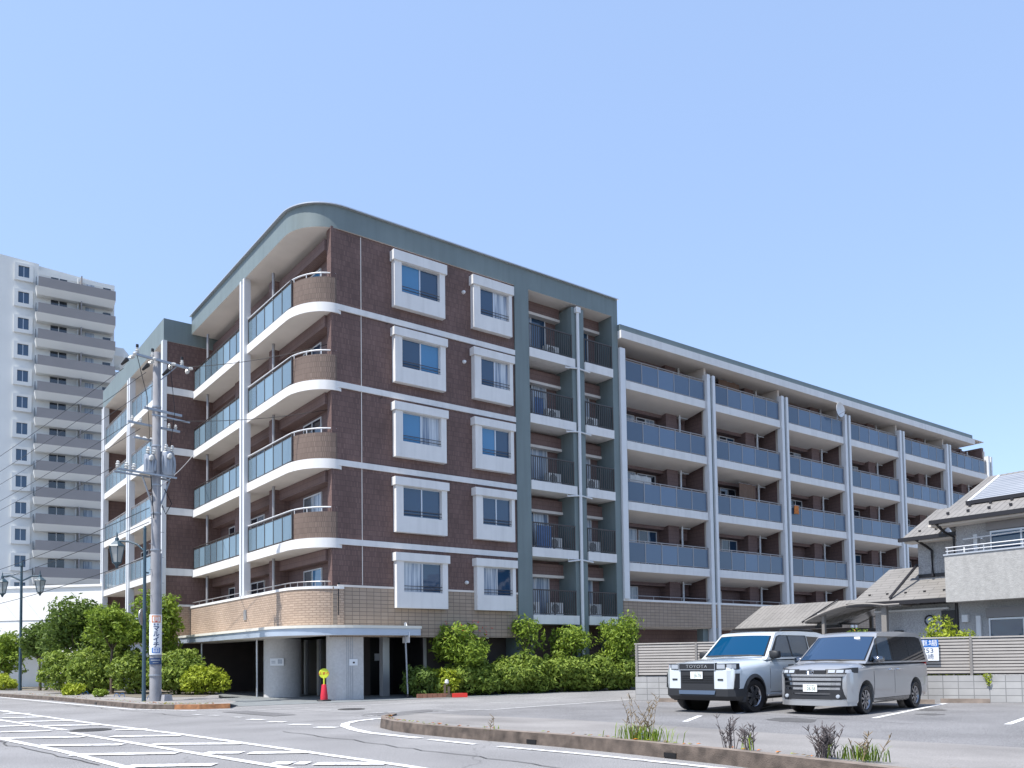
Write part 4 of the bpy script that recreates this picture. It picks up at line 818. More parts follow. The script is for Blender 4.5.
for x, d in ((-.9, -1), (-.2, -1), (.45, 1), (1.1, 1)): ins((x, -.14, 11.98), (.25 * d, 1, -.25), .7); ins((x, -.2, 12.03), (.4 * d, -1, -.15), .6)
for x in (-1.0, -.25, .5): MB().use(MT['rubber']).tube([(x, .14, 11.9), (x - .05, .45, 11.78)], .075, 8, .04).build('insulator_cap', None, pl)
mb = MB().use(MT['galv']); mb.box(-.55, .85, -.2, -.13, 10.2, 10.28); mb.box(-.95, .95, .12, .2, 9.7, 9.77); mb.box(-.7, .1, .24, .3, 9.22, 9.28); mb.box(-.06, .06, .1, .24, 9.2, 9.3); mb.box(-.3, 1.1, -.3, -.24, 10.0, 10.05); mb.build('crossarm', None, pl)
for x in (-.8, -.5, .55, .8): ins((x, .16, 9.78), (0, 0, 1), .6)
for x in (-.5, -.25, .0): ins((x - .1, .3, 9.3), (1, .3, -.2), .7)
mb = MB().use(MT['galv']); mb.box(-1.5, .6, -.32, -.25, 7.88, 7.94); mb.box(-1.4, .6, .18, .25, 7.88, 7.94); mb.tube([(-.5, 0, 7.85), (-.15, 0, 6.9)], .03); mb.tube([(.5, 0, 7.85), (.15, 0, 6.9)], .03); mb.build('crossarm', None, pl)
for x in (-1.5, -1.2, -.95): ins((x, -.3, 7.94), (0, 0, 1), .8)
for x, r, h in ((.34, .25, .86), (-.30, .19, .66)):
    mb = MB().use(MT['galv']); mb.lathe([(r * .96, 0), (r, .04), (r, h - .06), (r * .9, h), (.02, h + .05)], c=(x, -.1, 7.96), n=20)
    for k in range(5): a = rad(-150 + k * 30); mb.tube([(x + r * math.cos(a), -.1 + r * math.sin(a), 8.06), (x + r * 1.12 * math.cos(a), -.1 + r * 1.12 * math.sin(a), 8.4), (x + r * math.cos(a), -.1 + r * math.sin(a), 8.8 - (1 - h))], .025, 5)
    tr = mb.build('transformer', None, pl, smooth=40)
    
    for p, t in (((x - .1, -.1 - r * .4, 7.98 + h), (0, -.2, 1)), ((x + .12, -.1 - r * .4, 7.98 + h), (0, -.2, 1)), ((x - .05, -.1 - r, 7.9 + h * .8), (-.3, -1, .4))): insul(MB(), p, t, .8).build('bushing', None, tr)
mb = MB().use(MT['galv'])
for z in (.9, 2.9, 5.3, 6.6, 7.6, 9.0, 10.4): mb.lathe([(.215 - z * .0062, -.03), (.218 - z * .0062, 0), (.215 - z * .0062, .03)], c=(0, 0, z), n=18)
for i in range(13): mb.tube([(0, 0, 1.9 + i * .45), (.27 * (1 if i % 2 else -1), -.05, 1.9 + i * .45)], .012, 5)
mb.build('band', None, pl)
mb = MB().use(MT['galv']); mb.tube([(.19, -.03, .1), (.18, -.03, 5.2)], .03, 6); mb.use(MT['rubber']); mb.tube([(.25, -.1, 7.5), (.5, -.15, 7.0), (.3, -.1, 6.6), (.16, -.1, 6.9)], .018); mb.tube([(-.3, -.2, 7.9), (-.25, -.2, 7.2), (-.15, -.12, 6.4)], .018)
mb.tube([(-.8, -.17, 12.0), (-.5, -.3, 10.6), (-.32, -.2, 8.9)], .012); mb.tube([(.4, -.17, 12.0), (.52, -.3, 10.3), (.4, -.2, 9.0)], .012); mb.build('conduit', None, pl)
# advertising board wrapped round the pole, facing the road
ang = math.atan2(-PO.y, -PO.x); ang = rad(-72)  # outward direction of the board
def wrap(mb, r, a0, a1, z0, z1, n=8, th=.006):
    for i in range(n):
        p, q = a0 + (a1 - a0) * i / n, a0 + (a1 - a0) * (i + 1) / n
        ring = [(r * math.cos(p), r * math.sin(p)), (r * math.cos(q), r * math.sin(q)), ((r - th) * math.cos(q), (r - th) * math.sin(q)), ((r - th) * math.cos(p), (r - th) * math.sin(p))]
        mb.hexa([(x, y, z0) for x, y in ring], [(x, y, z1) for x, y in ring])
la = math.atan2(-PO.y, -PO.x) - PA + rad(8)
mb = MB().use(MT['signw']); wrap(mb, .212, la - rad(75), la + rad(75), 1.62, 3.02, 12); ad = mb.build('advert_board', None, pl, smooth=40)
mb = MB().use(MT['signnavy']); wrap(mb, .216, la - rad(70), la + rad(60), 1.28, 1.5, 10); ad2 = mb.build('number_plate', None, pl)
def ontopole(body, size, z, m, r=.2145, par=ad, da=0.0, ex=.001, sx=1.0, bold=0.0):
    a = la + da; return text('lettering', body, size, m, par, (r * math.cos(a), r * math.sin(a), z), (rad(90), 0, a + math.pi / 2), extrude=ex, sx=sx, bold=bold)
mb = MB().use(MT['flowero']); wrap(mb, .2155, la - rad(42), la + rad(42), 2.74, 2.985, 8); e1 = mb.build('emblem', None, ad); mb = MB().use(MT['signw']); wrap(mb, .2185, la - rad(32), la + rad(32), 2.775, 2.95, 8); mb.build('emblem_centre', None, ad)
mb = MB().use(MT['flowero'])
for z in (2.80, 2.845, 2.89, 2.925): wrap(mb, .2205, la - rad(14), la + rad(14), z, z + .014, 3)
for aa in (-18, 14): wrap(mb, .2205, la + rad(aa), la + rad(aa + 4), 2.80, 2.94, 1)
mb.build('emblem_mark', None, ad); mb = MB().use(MT['signred']); wrap(mb, .222, la - rad(8), la + rad(8), 2.765, 2.79, 2); mb.build('emblem_mark', None, ad)
mb = MB().use(MT['signnavy'])
for aa in (-24, 6):
    for z in (2.645, 2.68): wrap(mb, .2155, la + rad(aa), la + rad(aa + 17), z, z + .016, 2)
    wrap(mb, .2155, la + rad(aa + 6), la + rad(aa + 10), 2.64, 2.71, 1)
mb.build('small_lettering', None, ad)
for i, ch in enumerate('マルイチ'): ontopole(ch, .215, 2.52 - i * .19, MT['signnavy'], r=.217, bold=.006)
mb = MB().use(MT['signb']); wrap(mb, .2155, la - rad(40), la + rad(40), 1.68, 1.86, 8); mb.build('advert_foot', None, ad); 
mb = MB().use(MT['signw'])
for z in (1.71, 1.765, 1.82): wrap(mb, .218, la - rad(26), la + rad(26), z, z + .02, 4)
for aa in (-28, -2, 22): wrap(mb, .218, la + rad(aa), la + rad(aa + 5), 1.71, 1.84, 1)
mb.build('small_lettering', None, ad)
mb = MB().use(MT['galv']); wrap(mb, .2185, la - rad(50), la + rad(40), 1.41, 1.45, 8); wrap(mb, .2185, la - rad(30), la + rad(20), 1.33, 1.355, 8); mb.build('number_strip', None, ad2)
mb = MB().use(MT['conc']); mb.hexa([(.1, -.45, 0), (.42, -.45, 0), (.42, -.15, 0), (.1, -.15, 0)], [(.13, -.42, .22), (.39, -.42, .22), (.39, -.18, .22), (.13, -.18, .22)]); mb.build('footing', None, pl)

# ------------------------------------------------------------------ street lamps
def lantern(root, x, y, z, s=1.0):
    mb = MB().use(MT['lampteal']); t = .30 * s; b = .17 * s; h = .62 * s
    for k in range(6):
        a = rad(60 * k); mb.tube([(x + t * math.cos(a), y + t * math.sin(a), z), (x + b * math.cos(a), y + b * math.sin(a), z - h)], .014)
    mb.lathe([(t * 1.12, .0), (t * 1.0, .05), (t * .55, .16), (.09 * s, .2), (.07, .34 * s), (.035, .36 * s), (.03, .46 * s), (.005, .6 * s)], c=(x, y, z), n=6); mb.lathe([(.03, -.2), (b * .6, -.07), (b * 1.08, -.02), (b * 1.08, .0)], c=(x, y, z - h), n=6)
    l = mb.build('lantern', None, root); mb = MB().use(MT['lampglass']); mb.lathe([(b * .95, -h), (t * .95, 0)], c=(x, y, z), n=6); mb.build('lamp_glass', None, l)
    mb = MB().use(MT['porcelain']); mb.lathe([(.03, -.45), (.07, -.35), (.07, -.15), (.03, -.05)], c=(x, y, z), n=10); mb.build('bulb', None, l)
sl_ = empty('street_lamp', (-12.86, 29.45, .146), rad(0), 'blue-green street lamp with one hanging glass lantern beside the utility pole', 'street lamp')
mb = MB().use(MT['lampteal']); mb.lathe([(.075, 0), (.065, .5), (.05, 6.0), (.06, 6.05), (.02, 6.15)], n=12); mb.build('post', None, sl_)
mb = MB().use(MT['lampteal']); mb.tube([(0, 0, 5.25), (-.28, .05, 5.5), (-.6, .1, 5.62), (-1.1, .15, 5.66)], .035, 8); mb.tube([(0, 0, 4.5), (.1, .1, 4.5)], .03); mb.build('arm', None, sl_)
lantern(sl_, -1.05, .15, 5.45, .9)
mb = MB().use(MT['galv']); mb.lathe([(.3, -.01), (.3, .01)], c=(-.12, .12, 2.95), axis='x', n=24); mb.build('round_sign_back', None, sl_)
s2 = empty('street_lamp', (-25.8, 44.23, .146), rad(0), 'blue-green street lamp post with two hanging lanterns among the trees at left', 'street lamp')
mb = MB().use(MT['lampteal']); mb.lathe([(.09, 0), (.08, .5), (.06, 6.5), (.1, 6.55), (.05, 6.75), (.02, 6.85)], n=12); mb.build('post', None, s2)
mb = MB().use(MT['lampteal']); mb.tube([(-1.05, .0, 6.0), (-.6, 0, 6.05), (0, 0, 5.75), (.55, 0, 6.0), (1.0, .0, 6.0)], .045, 8); mb.tube([(-1.0, 0, 6.2), (0, 0, 6.1)], .02); mb.build('arm', None, s2)
lantern(s2, -1.0, 0, 5.7, .95); lantern(s2, .98, 0, 5.75, .95)

# ------------------------------------------------------------------ wires
def wire(a, b, sag, r, label, col='rubber', n=18):
    a, b = Vector(a), Vector(b); pts = []
    for i in range(n + 1):
        t = i / n; p = a.lerp(b, t); p.z -= sag * 4 * t * (1 - t); pts.append(p)
    mb = MB().use(MT[col]); mb.tube(pts, r, 5); o = mb.build('power_line'); tag(o, label, 'power line', 'overhead lines from the utility pole'); return o
def pp_(x, y, z): return PO + BR * x + BL * y + Vector((0, 0, z))
far = lambda x, z: PO + BR * (x - 7.0) + BL * 47 + Vector((0, 0, z))
for i, (x, z, nm) in enumerate(((-1.0, 11.75, 'leftmost of the three top wires running back from the pole to the left edge'), (-.25, 11.75, 'middle of the three top wires running back from the pole to the left edge'), (.5, 11.8, 'rightmost of the three top wires running back from the pole to the left edge'))): wire(pp_(x, .5, z), far(x * 1.4, z - .4), .5, .011, nm)
for i, (x, z, nm) in enumerate(((-.8, 9.8, 'upper low-voltage wire crossing the tower just below the top cross-arm'), (-.5, 9.6, 'second low-voltage wire crossing the tower above the transformers'), (-1.4, 8.1, 'thin wire leaving the left end of the transformer cross-arm'))): wire(pp_(x, .2, z), far(x * 1.4, z - .3), .6, .010, nm)
for i, (x, z, nm) in enumerate(((-.2, 6.8, 'thick telephone cable below the transformers running to the left edge'), (-.2, 6.3, 'lower telephone cable running left behind the glass lantern'), (-.15, 5.1, 'lowest cable crossing the white building at left'))): wire(pp_(x, .1, z), far(x * 1.4, z), .7, .014, nm)
wire(pp_(.15, -.1, 7.6), bw(-1.24, 13.5, 11.72), .1, .014, 'pale service wire from the pole to the end of the fourth balcony', 'alu')
wire(pp_(.9, -.1, 12.0), bw(2.2, -.02, 14.6), .35, .012, 'thin dark wire from the cross-arm across the rounded corner of the block')
wire(pp_(.2, -.2, 9.9), bw(1.9, -.02, 11.6), .3, .012, 'thin dark wire reaching the block below its fifth-floor band')

# ------------------------------------------------------------------ vegetation
def leaves(mb, lumps, n, size, seed=0, flat=.35, fill=.5, up=.25):
    rnd = random.Random(seed); tot = sum((l[3] * l[4] * l[5]) ** .667 for l in lumps); bm = mb.bm
    for l in lumps:
        cnt = int(n * (l[3] * l[4] * l[5]) ** .667 / tot)
        for _ in range(cnt):
            d = Vector((rnd.gauss(0, 1), rnd.gauss(0, 1), rnd.gauss(0, 1))).normalized()
            w = 1 + .16 * math.sin(d.x * 5 + seed) * math.sin(d.y * 6 + l[0]) + .12 * math.sin(d.z * 9 + l[1] * 3)
            r = (fill + (1 - fill) * rnd.random() ** .5) * w
            p = Vector((l[0] + d.x * l[3] * r, l[1] + d.y * l[4] * r, l[2] + d.z * l[5] * r))
            if p.z < .02: p.z = .02 + rnd.random() * .12
            nn = (d * .8 + Vector((rnd.gauss(0, .6), rnd.gauss(0, .6), rnd.gauss(0, .6) + up))).normalized()
            a = nn.orthogonal().normalized(); b = nn.cross(a); an = rnd.random() * 6.283; a, b = a * math.cos(an) + b * math.sin(an), b * math.cos(an) - a * math.sin(an)
            s = size * rnd.uniform(.6, 1.25); t = a * s; q = b * s * rnd.uniform(.3, .48)
            vs = [bm.verts.new(p - t), bm.verts.new(p + q + nn * s * .12), bm.verts.new(p + t * 1.05), bm.verts.new(p - q + nn * s * .12)]
            bm.faces.new(vs).material_index = mb.mi
    return mb
def lumpy(w, d, h, z0, n, seed, spread=.62, top=.85):
    rnd = random.Random(seed); out = [(0, 0, z0 + h * .45, w * .36, d * .36, h * .42)]
    for i in range(n):
        a = 6.283 * i / n + rnd.uniform(-.4, .4); rr = rnd.uniform(.45, 1) * spread
        hz = z0 + h * rnd.uniform(.22, top); k = rnd.uniform(.2, .32)
        sh_ = 1 - .45 * max(0, (hz - z0) / h - .45)
        out.append((math.cos(a) * w * .5 * rr * sh_, math.sin(a) * d * .5 * rr * sh_, hz, w * k, d * k, h * k * rnd.uniform(.7, 1)))
    for i in range(n * 2):      # sprigs that break the outline
        e = Vector((rnd.gauss(0, 1), rnd.gauss(0, 1), rnd.gauss(.35, .8))).normalized(); q = rnd.uniform(.82, 1.08)
        out.append((e.x * w * .47 * q, e.y * d * .47 * q, z0 + h * .48 + e.z * h * .5 * q, w * rnd.uniform(.05, .09), d * rnd.uniform(.05, .09), h * rnd.uniform(.06, .12)))
    return out
def branches(mb, h, z0, spread, n, seed, r=.06, stems=1):
    rnd = random.Random(seed); mb.use(MT['bark'])
    for s_ in range(stems):
        ox, oy = (rnd.uniform(-.12, .12), rnd.uniform(-.12, .12)) if stems > 1 else (0, 0)
        top = (ox + rnd.uniform(-.1, .1) * spread, oy + rnd.uniform(-.1, .1) * spread, z0 + h * .5)
        mb.tube([(ox, oy, 0), (ox + rnd.uniform(-.05, .05), oy, z0 * .5), (top[0] * .6, top[1] * .6, z0), top], r, 7, r * .45)
        for i in range(n):
            a = rnd.uniform(0, 6.283); z = z0 + h * rnd.uniform(-.05, .35); e = (math.cos(a) * spread * rnd.uniform(.4, .85), math.sin(a) * spread * rnd.uniform(.4, .85), z0 + h * rnd.uniform(.45, .9))
            mb.tube([(top[0] * .7, top[1] * .7, z), ((top[0] + e[0]) / 2, (top[1] + e[1]) / 2, (z + e[2]) / 2 - .05), e], r * .45, 5, r * .12)
    return mb
def tree(name, loc, w, h, z0, leaf, n, size, label, cat='tree', seed=1, lumps=10, group=None, r=.06, stems=1, fill=.35, d=None):
    root = empty(name, loc, 0, label, cat, group)
    branches(MB(), h, z0, w * .5, 8, seed, r, stems).build('trunk', None, root, smooth=60)
    mb = MB().use(MT[leaf]); leaves(mb, lumpy(w, d or w, h, z0, lumps, seed), n, size, seed, fill=fill).build('crown', None, root, fixn=False)
    return root
def shrub(name, loc, w, d, h, leaf, n, size, label, cat='shrub', seed=1, lumps=9, group=None, rz=0.0, top=.72, fill=.6):
    root = empty(name, loc, rz, label, cat, group)
    mb = MB().use(MT['bark']); rnd = random.Random(seed)
    for i in range(6):
        a = rnd.uniform(0, 6.28); mb.tube([(math.cos(a) * .1, math.sin(a) * .1, 0), (math.cos(a) * w * .15, math.sin(a) * d * .15, h * .3), (math.cos(a) * w * .3, math.sin(a) * d * .3, h * .62)], .03, 5, .01)
    mb.build('stem', None, root)
    L = [(0, 0, h * .42, w * .42, d * .42, h * .44)]
    for i in range(lumps):
        a = 6.283 * i / lumps + rnd.uniform(-.3, .3); k = rnd.uniform(.17, .27); hz = h * rnd.uniform(.2, top)
        q = math.sqrt(max(.15, 1 - (hz / h) ** 2)) * .36
        L.append((math.cos(a) * w * q, math.sin(a) * d * q, hz, w * k, d * k, h * k))
    for i in range(14):
        e = Vector((rnd.gauss(0, 1), rnd.gauss(0, 1), abs(rnd.gauss(.3, .6)))).normalized(); L.append((e.x * w * .46, e.y * d * .46, h * .3 + e.z * h * .64, w * .06, d * .06, h * .08))
    mb = MB().use(MT[leaf]); leaves(mb, L, n, size, seed, fill=fill).build('foliage', None, root, fixn=False)
    return root
Z = .15
GT = 'trees and shrubs along the left pavement'
tree('tree', (-21.8, 42.2, Z), 3.6, 3.3, 1.2, 'leaf_dark', 6500, .13, 'large dark bushy tree before the white building, left of the round-headed tree', seed=3, lumps=13, group=GT, r=.09)
tree('tree', (-19.7, 41.6, Z), 2.7, 2.9, 1.0, 'leaf_mid', 4500, .13, 'bushy green tree directly behind the round-headed street tree', seed=5, lumps=11, group=GT, r=.08)
tree('tree', (-17.6, 37.1, Z), 2.25, 1.95, 1.95, 'leaf_fresh', 4200, .105, 'round-headed street tree with a bare straight trunk left of the utility pole', seed=8, lumps=10, group=GT, r=.085)
tree('tree', (-15.9, 37.9, Z), 2.1, 2.9, 1.4, 'leaf_fresh', 4200, .12, 'tall fresh green tree whose crown rises behind the utility pole', seed=11, lumps=12, group=GT, r=.07)
tree('tree', (-24.4, 43.6, Z), 2.0, 2.2, 1.5, 'leaf_dark', 3400, .115, 'small leaning dark street tree next to the two-lantern lamp', seed=14, lumps=9, group=GT, r=.08)
tree('tree', (-28.6, 47.5, Z), 2.8, 2.6, .6, 'leaf_fresh', 3200, .13, 'fresh green tree cut by the left edge behind the red flowers', seed=15, lumps=9, group=GT, r=.07)
shrub('shrub', (-20.6, 39.2, Z), 2.7, 2.0, 2.15, 'leaf_hedge', 5200, .11, 'broad clipped shrub below the bushy trees, leftmost of the tall shrub row', seed=21, group=GT)
shrub('shrub', (-18.7, 38.0, Z), 2.3, 1.9, 2.15, 'leaf_hedge', 4800, .11, 'tall clipped shrub left of the trunk of the round-headed tree', seed=22, group=GT)
shrub('shrub', (-16.5, 36.9, Z), 2.2, 1.9, 2.0, 'leaf_hedge', 4600, .11, 'tall clipped shrub between the round-headed tree trunk and the utility pole', seed=23, group=GT)
shrub('shrub', (-14.2, 35.7, Z), 2.5, 2.0, 2.0, 'leaf_hedge', 5000, .11, 'tall clipped shrub just right of the utility pole', seed=24, group=GT)
shrub('shrub', (-12.75, 34.9, Z), 1.95, 1.5, 1.28, 'leaf_light', 4600, .085, 'low rounded bright yellow-green bush at the driveway corner', seed=25, group=GT, lumps=11)
shrub('shrub', (-19.0, 36.6, Z), 1.0, .7, .5, 'leaf_light', 700, .1, 'small leafy plant at the kerb left of the round-headed tree', seed=26, group=GT)
shrub('shrub', (-16.6, 34.0, Z), .55, .5, .35, 'leaf_fresh', 280, .08, 'tiny tuft at the foot of the utility pole side shrubs', seed=27, group=GT)
shrub('flower_hedge', (-27.6, 45.6, Z), 3.4, 1.0, .95, 'leaf_light', 2600, .09, 'low hedge dotted with red flowers at the left edge', 'hedge', seed=28, rz=rad(-40))
fh = bpy.data.objects['flower_hedge']; mb = MB().use(MT['flower']); leaves(mb, [(-.9, -.2, .6, .6, .45, .35), (-.2, -.2, .6, .4, .4, .35)], 90, .07, 3, fill=.9).build('blossom', None, fh, fixn=False)
tb = bw(-4.6, 17.5); mb = MB().use(MT['terracotta']); mb.box(-1.1, 1.1, -.1, .1, 0, 1.25); o = mb.build('brick_wall', loc=(-22.0, 44.4, Z)); o.rotation_euler = (0, 0, rad(-30)); tag(o, 'short dark red brick wall between the small street tree and the shrubs', 'wall')
# right-hand planting in front of the block
GR = 'shrubs and trees before the block'
def hb(u, t=0.0):   # point along the planting bed, 0 = entrance end, 1 = fence end
    a, b = Vector((-3.2, 32.6, 0)), Vector((5.0, 37.0, 0)); p = a.lerp(b, u); n = Vector((-.47, .88, 0)); return p + n * t
mb = MB().use(MT['terracotta']); a, b = hb(-.07, -.3), hb(.12, -.62); d = (b - a); t = d.normalized(); n = Vector((-t.y, t.x, 0))
for i in range(9):
    p, q = a + d * (i / 9 + .003), a + d * ((i + 1) / 9 - .003); mb.hexa([tuple(p), tuple(q), tuple(q + n * .12), tuple(p + n * .12)], [tuple(v + Vector((0, 0, .16))) for v in (p, q, q + n * .12, p + n * .12)])
tag(mb.build('brick_edging'), 'row of brown bricks edging the bed beside the sign post', 'brick edging')
shrub('shrub', hb(-.02, .45), 1.5, 1.3, 1.3, 'leaf_dark', 2600, .1, 'dark green shrub beside the black entrance door behind the sign post', seed=31, group=GR)
shrub('shrub', hb(.075, .3), 1.35, 1.1, 1.15, 'leaf_light', 2800, .085, 'bright yellow-green shrub between the dark shrub and the clipped hedge', seed=32, group=GR)
for i, (u, w, h, lb_) in enumerate(((.22, 2.5, 1.6, 'clipped green hedge mound nearest the entrance'), (.46, 2.8, 1.85, 'tallest clipped green hedge mound below the thin small tree'), (.68, 2.5, 1.75, 'third clipped green hedge mound from the entrance'), (.88, 2.4, 1.75, 'fourth clipped green hedge mound from the entrance'), (1.06, 2.2, 1.65, 'clipped green hedge mound touching the slatted fence end'))):
    shrub('hedge', hb(u, .75), w, 1.9, h, 'leaf_hedge', 6200, .115, lb_, 'hedge', seed=41 + i, group=GR, rz=rad(28), lumps=12, top=.66)
tree('tree', hb(.18, .9), 2.3, 1.95, 1.1, 'leaf_fresh', 3600, .10, 'wide bushy small tree with reddish tips before the beige wall', seed=51, lumps=10, group=GR, r=.05, stems=2)
tree('tree', hb(.53, 1.2), 1.7, 1.7, 1.6, 'leaf_fresh', 1000, .10, 'thin open small tree before the green-grey pier', seed=52, lumps=8, group=GR, r=.04, stems=2, fill=.2)
tree('tree', hb(.77, 1.25), 1.9, 1.6, 1.4, 'leaf_fresh', 1800, .10, 'small tree before the narrow recessed balconies', seed=53, lumps=9, group=GR, r=.04, stems=2)
tree('tree', hb(1.04, 1.0), 2.2, 2.3, 1.1, 'leaf_fresh', 3000, .10, 'fresh green small tree rising next to the slatted fence end', seed=54, lumps=11, group=GR, r=.045, stems=2)
mb = MB().use(MT['flower']); leaves(mb, [(0, 0, 2.6, 1.1, 1.1, .45)], 70, .06, 9, fill=.9)
bt = [o for o in bpy.data.objects if o.get('label', '').startswith('wide bushy small tree')][0]; mb.build('red_shoots', None, bt, fixn=False)
# bright bush and small plants behind the fence
shrub('shrub', (13.6, 26.3, 0), 2.1, 1.1, 2.25, 'leaf_light', 8000, .07, 'bright yellow-green shrub above the slatted fence under the round vent', seed=61, lumps=16, rz=fa, top=.97, fill=.75)
shrub('shrub', FA + fd * 1.55 - fn * .7, .9, .6, 2.05, 'leaf_light', 900, .07, 'small bright tuft peeping over the fence left of the off-roader', seed=62)
tree('shrub', FA + fd * 6.9 - fn * 2.2, 1.0, .6, 1.7, 'leaf_mid', 300, .07, 'potted shrub with orange blossom under the carport roof', 'shrub', seed=63)
pb = [o for o in bpy.data.objects if o.get('label', '').startswith('potted shrub')][0]; mb = MB().use(MT['flowero']); leaves(mb, [(.0, -.2, 2.1, .35, .2, .2)], 12, .06, 9, fill=.7).build('blossom', None, pb, fixn=False)
# things left out on the balconies of the long wing
def weed(loc, label, seed, green, dry, h, w, leaf='leaf_fresh', stalk='weed_dry', bl=.28, heads=None):
    root = empty('weed', loc, rad(-50), label, 'weed', 'weeds growing on the kerb'); rnd = random.Random(seed)
    if green:
        mb = MB().use(MT[leaf])
        for i in range(green):
            a = rnd.uniform(0, 6.28); x, y = rnd.gauss(0, w), rnd.gauss(0, .06); l = bl * rnd.uniform(.5, 1.1); dx, dy = math.cos(a) * l * .5, math.sin(a) * l * .5; s = Vector((-dy, dx, 0)).normalized() * .007
            p0, p1, p2 = Vector((x, y, 0)), Vector((x + dx * .4, y + dy * .4, l * .7)), Vector((x + dx, y + dy, l * rnd.uniform(.7, 1)))
            mb.face([p0 - s, p0 + s, p1 + s, p1 - s]); mb.face([p1 - s, p1 + s, p2])
        mb.build('blade', None, root, fixn=False)
    if dry:
        mb = MB().use(MT[stalk])
        for i in range(dry):
            x, y = rnd.gauss(0, w * .8), rnd.gauss(0, .05); hh = h * rnd.uniform(.45, 1); lx, ly = rnd.gauss(0, .3) * hh, rnd.gauss(0, .22) * hh
            mb.tube([(x, y, 0), (x + lx * .4, y + ly * .4, hh * .5), (x + lx, y + ly, hh)], .006, 4, .003)
            for j in range(7):
                t = rnd.uniform(.3, 1); px, py, pz = x + lx * t * .95, y + ly * t * .95, hh * t; a = rnd.uniform(0, 6.28); e = .05 * rnd.uniform(.5, 1.6)
                mb.tube([(px, py, pz), (px + math.cos(a) * e, py + math.sin(a) * e, pz + e * .8)], .007, 4, .003)
        mb.build('stalk', None, root)
    if heads:
        mb = MB().use(MT[heads]); leaves(mb, [(0, 0, .12, w, .08, .1)], 22, .022, seed, fill=.6).build('flower_head', None, root, fixn=False)
WZ = .18
weed((2.0, 12.85, WZ), 'green weed clump with tall tan stalks and blue flowers, leftmost on the kerb', 71, 170, 16, .72, .26, heads='bluehoop')
weed((2.95, 11.62, WZ), 'dark dry weed with a knobbly stem next to the leftmost green clump', 72, 0, 12, .45, .07, stalk='weed_grey')
weed((3.15, 11.4, WZ), 'thin grey dry weed in the middle of the kerb', 73, 5, 12, .38, .08, stalk='weed_grey')
weed((3.82, 10.45, WZ), 'bushy grey dry weed left of the grassy clump at the kerb end', 74, 6, 40, .42, .07, stalk='weed_grey')
weed((4.18, 10.15, WZ), 'grassy green clump with tan heads at the right kerb end', 75, 90, 7, .36, .15, leaf='leaf_mid', bl=.22)
weed((-.35, 15.1, WZ), 'single bent dry grass stem on the kerb near its rounded tip', 76, 4, 2, .3, .05, bl=.15)
vn = empty('vine', FA + fd * 10.35 + fn * .02 + Vector((0, 0, .45)), fa, 'little green creeper hanging over the block wall behind the minivan', 'plant')
mb = MB().use(MT['leaf_light']); leaves(mb, [(0, 0, .3, .12, .05, .1), (.03, -.02, .15, .06, .04, .14)], 60, .05, 3, fill=.3); mb.build('foliage', None, vn, fixn=False)
for i, (x, y) in enumerate(((-19.2, 37.3), (-18.6, 36.6), (-15.6, 33.5), (-13.2, 31.0))):
    mb = MB().use(MT['bluehoop'])
    for k in (-.16, .16): mb.tube([(k * .7 + .10 * math.cos(rad(a)), 0, .15 * math.sin(rad(a))) for a in range(0, 181, 20)], .01, 5)
    o = mb.build('garden_hoop', loc=(x, y, Z)); tag(o, 'pair of low blue garden hoops ' + ('at the feet of the leftmost tall shrubs', 'beside the small leafy plant', 'left of the pole-side shrub', 'at the right foot of the utility pole')[i], 'garden hoop', 'blue hoops along the bed')
# little stone ornament and red edging piece in front of the bright shrub
orn = empty('garden_ornament', hb(.055, -.45), 0, 'small weathered garden tap post with a white head before the bright shrub', 'garden tap')
mb = MB().use(MT['bark']); mb.box(-.12, -.03, -.05, .05, 0, .5); mb.box(.03, .12, -.05, .05, 0, .42); mb.box(-.16, .16, -.07, .07, .0, .1); mb.build('post', None, orn)
mb = MB().use(MT['porcelain']); mb.lathe([(.02, .5), (.09, .56), (.07, .66), (.02, .7)], n=10); mb.build('head', None, orn)
mb = MB().use(MT['flower']); mb.prism_x([(-.1, 0), (.1, 0), (.07, .16), (-.07, .16)], -.28, .28); o = mb.build('red_planter', loc=hb(.10, -.72)); o.rotation_euler = (0, 0, rad(20)); tag(o, 'small bright red trough lying at the edge of the bed', 'planter')

rnd = random.Random(5); mb = MB(); mb.use(MT['flowero']); mb.use(MT['leaf_light']); mb.use(MT['weed_dry'])
for (path, z, sp) in ((LK[1:8], .155, .9), (ISL[1:10], .205, .25)):
    q = offset_path(path, .12)
    for i in range(len(q) - 1):
        for _ in range(26 if z < .2 else 12):
            t = rnd.random(); x = q[i][0] + (q[i + 1][0] - q[i][0]) * t + rnd.uniform(0, sp) * .5; y = q[i][1] + (q[i + 1][1] - q[i][1]) * t + rnd.uniform(0, sp) * .8
            mb.use(rnd.choice((MT['flowero'], MT['leaf_light'], MT['weed_dry']))); s_ = rnd.uniform(.02, .05)
            mb.face([(x - s_, y, z), (x, y - s_, z + .015), (x + s_, y, z + .006), (x, y + s_, z + .012)])
o = mb.build('fallen_petals', fixn=False); o['kind'] = 'stuff'; tag(o, 'fallen petals and dry leaf bits scattered along the kerb tops', 'petals')

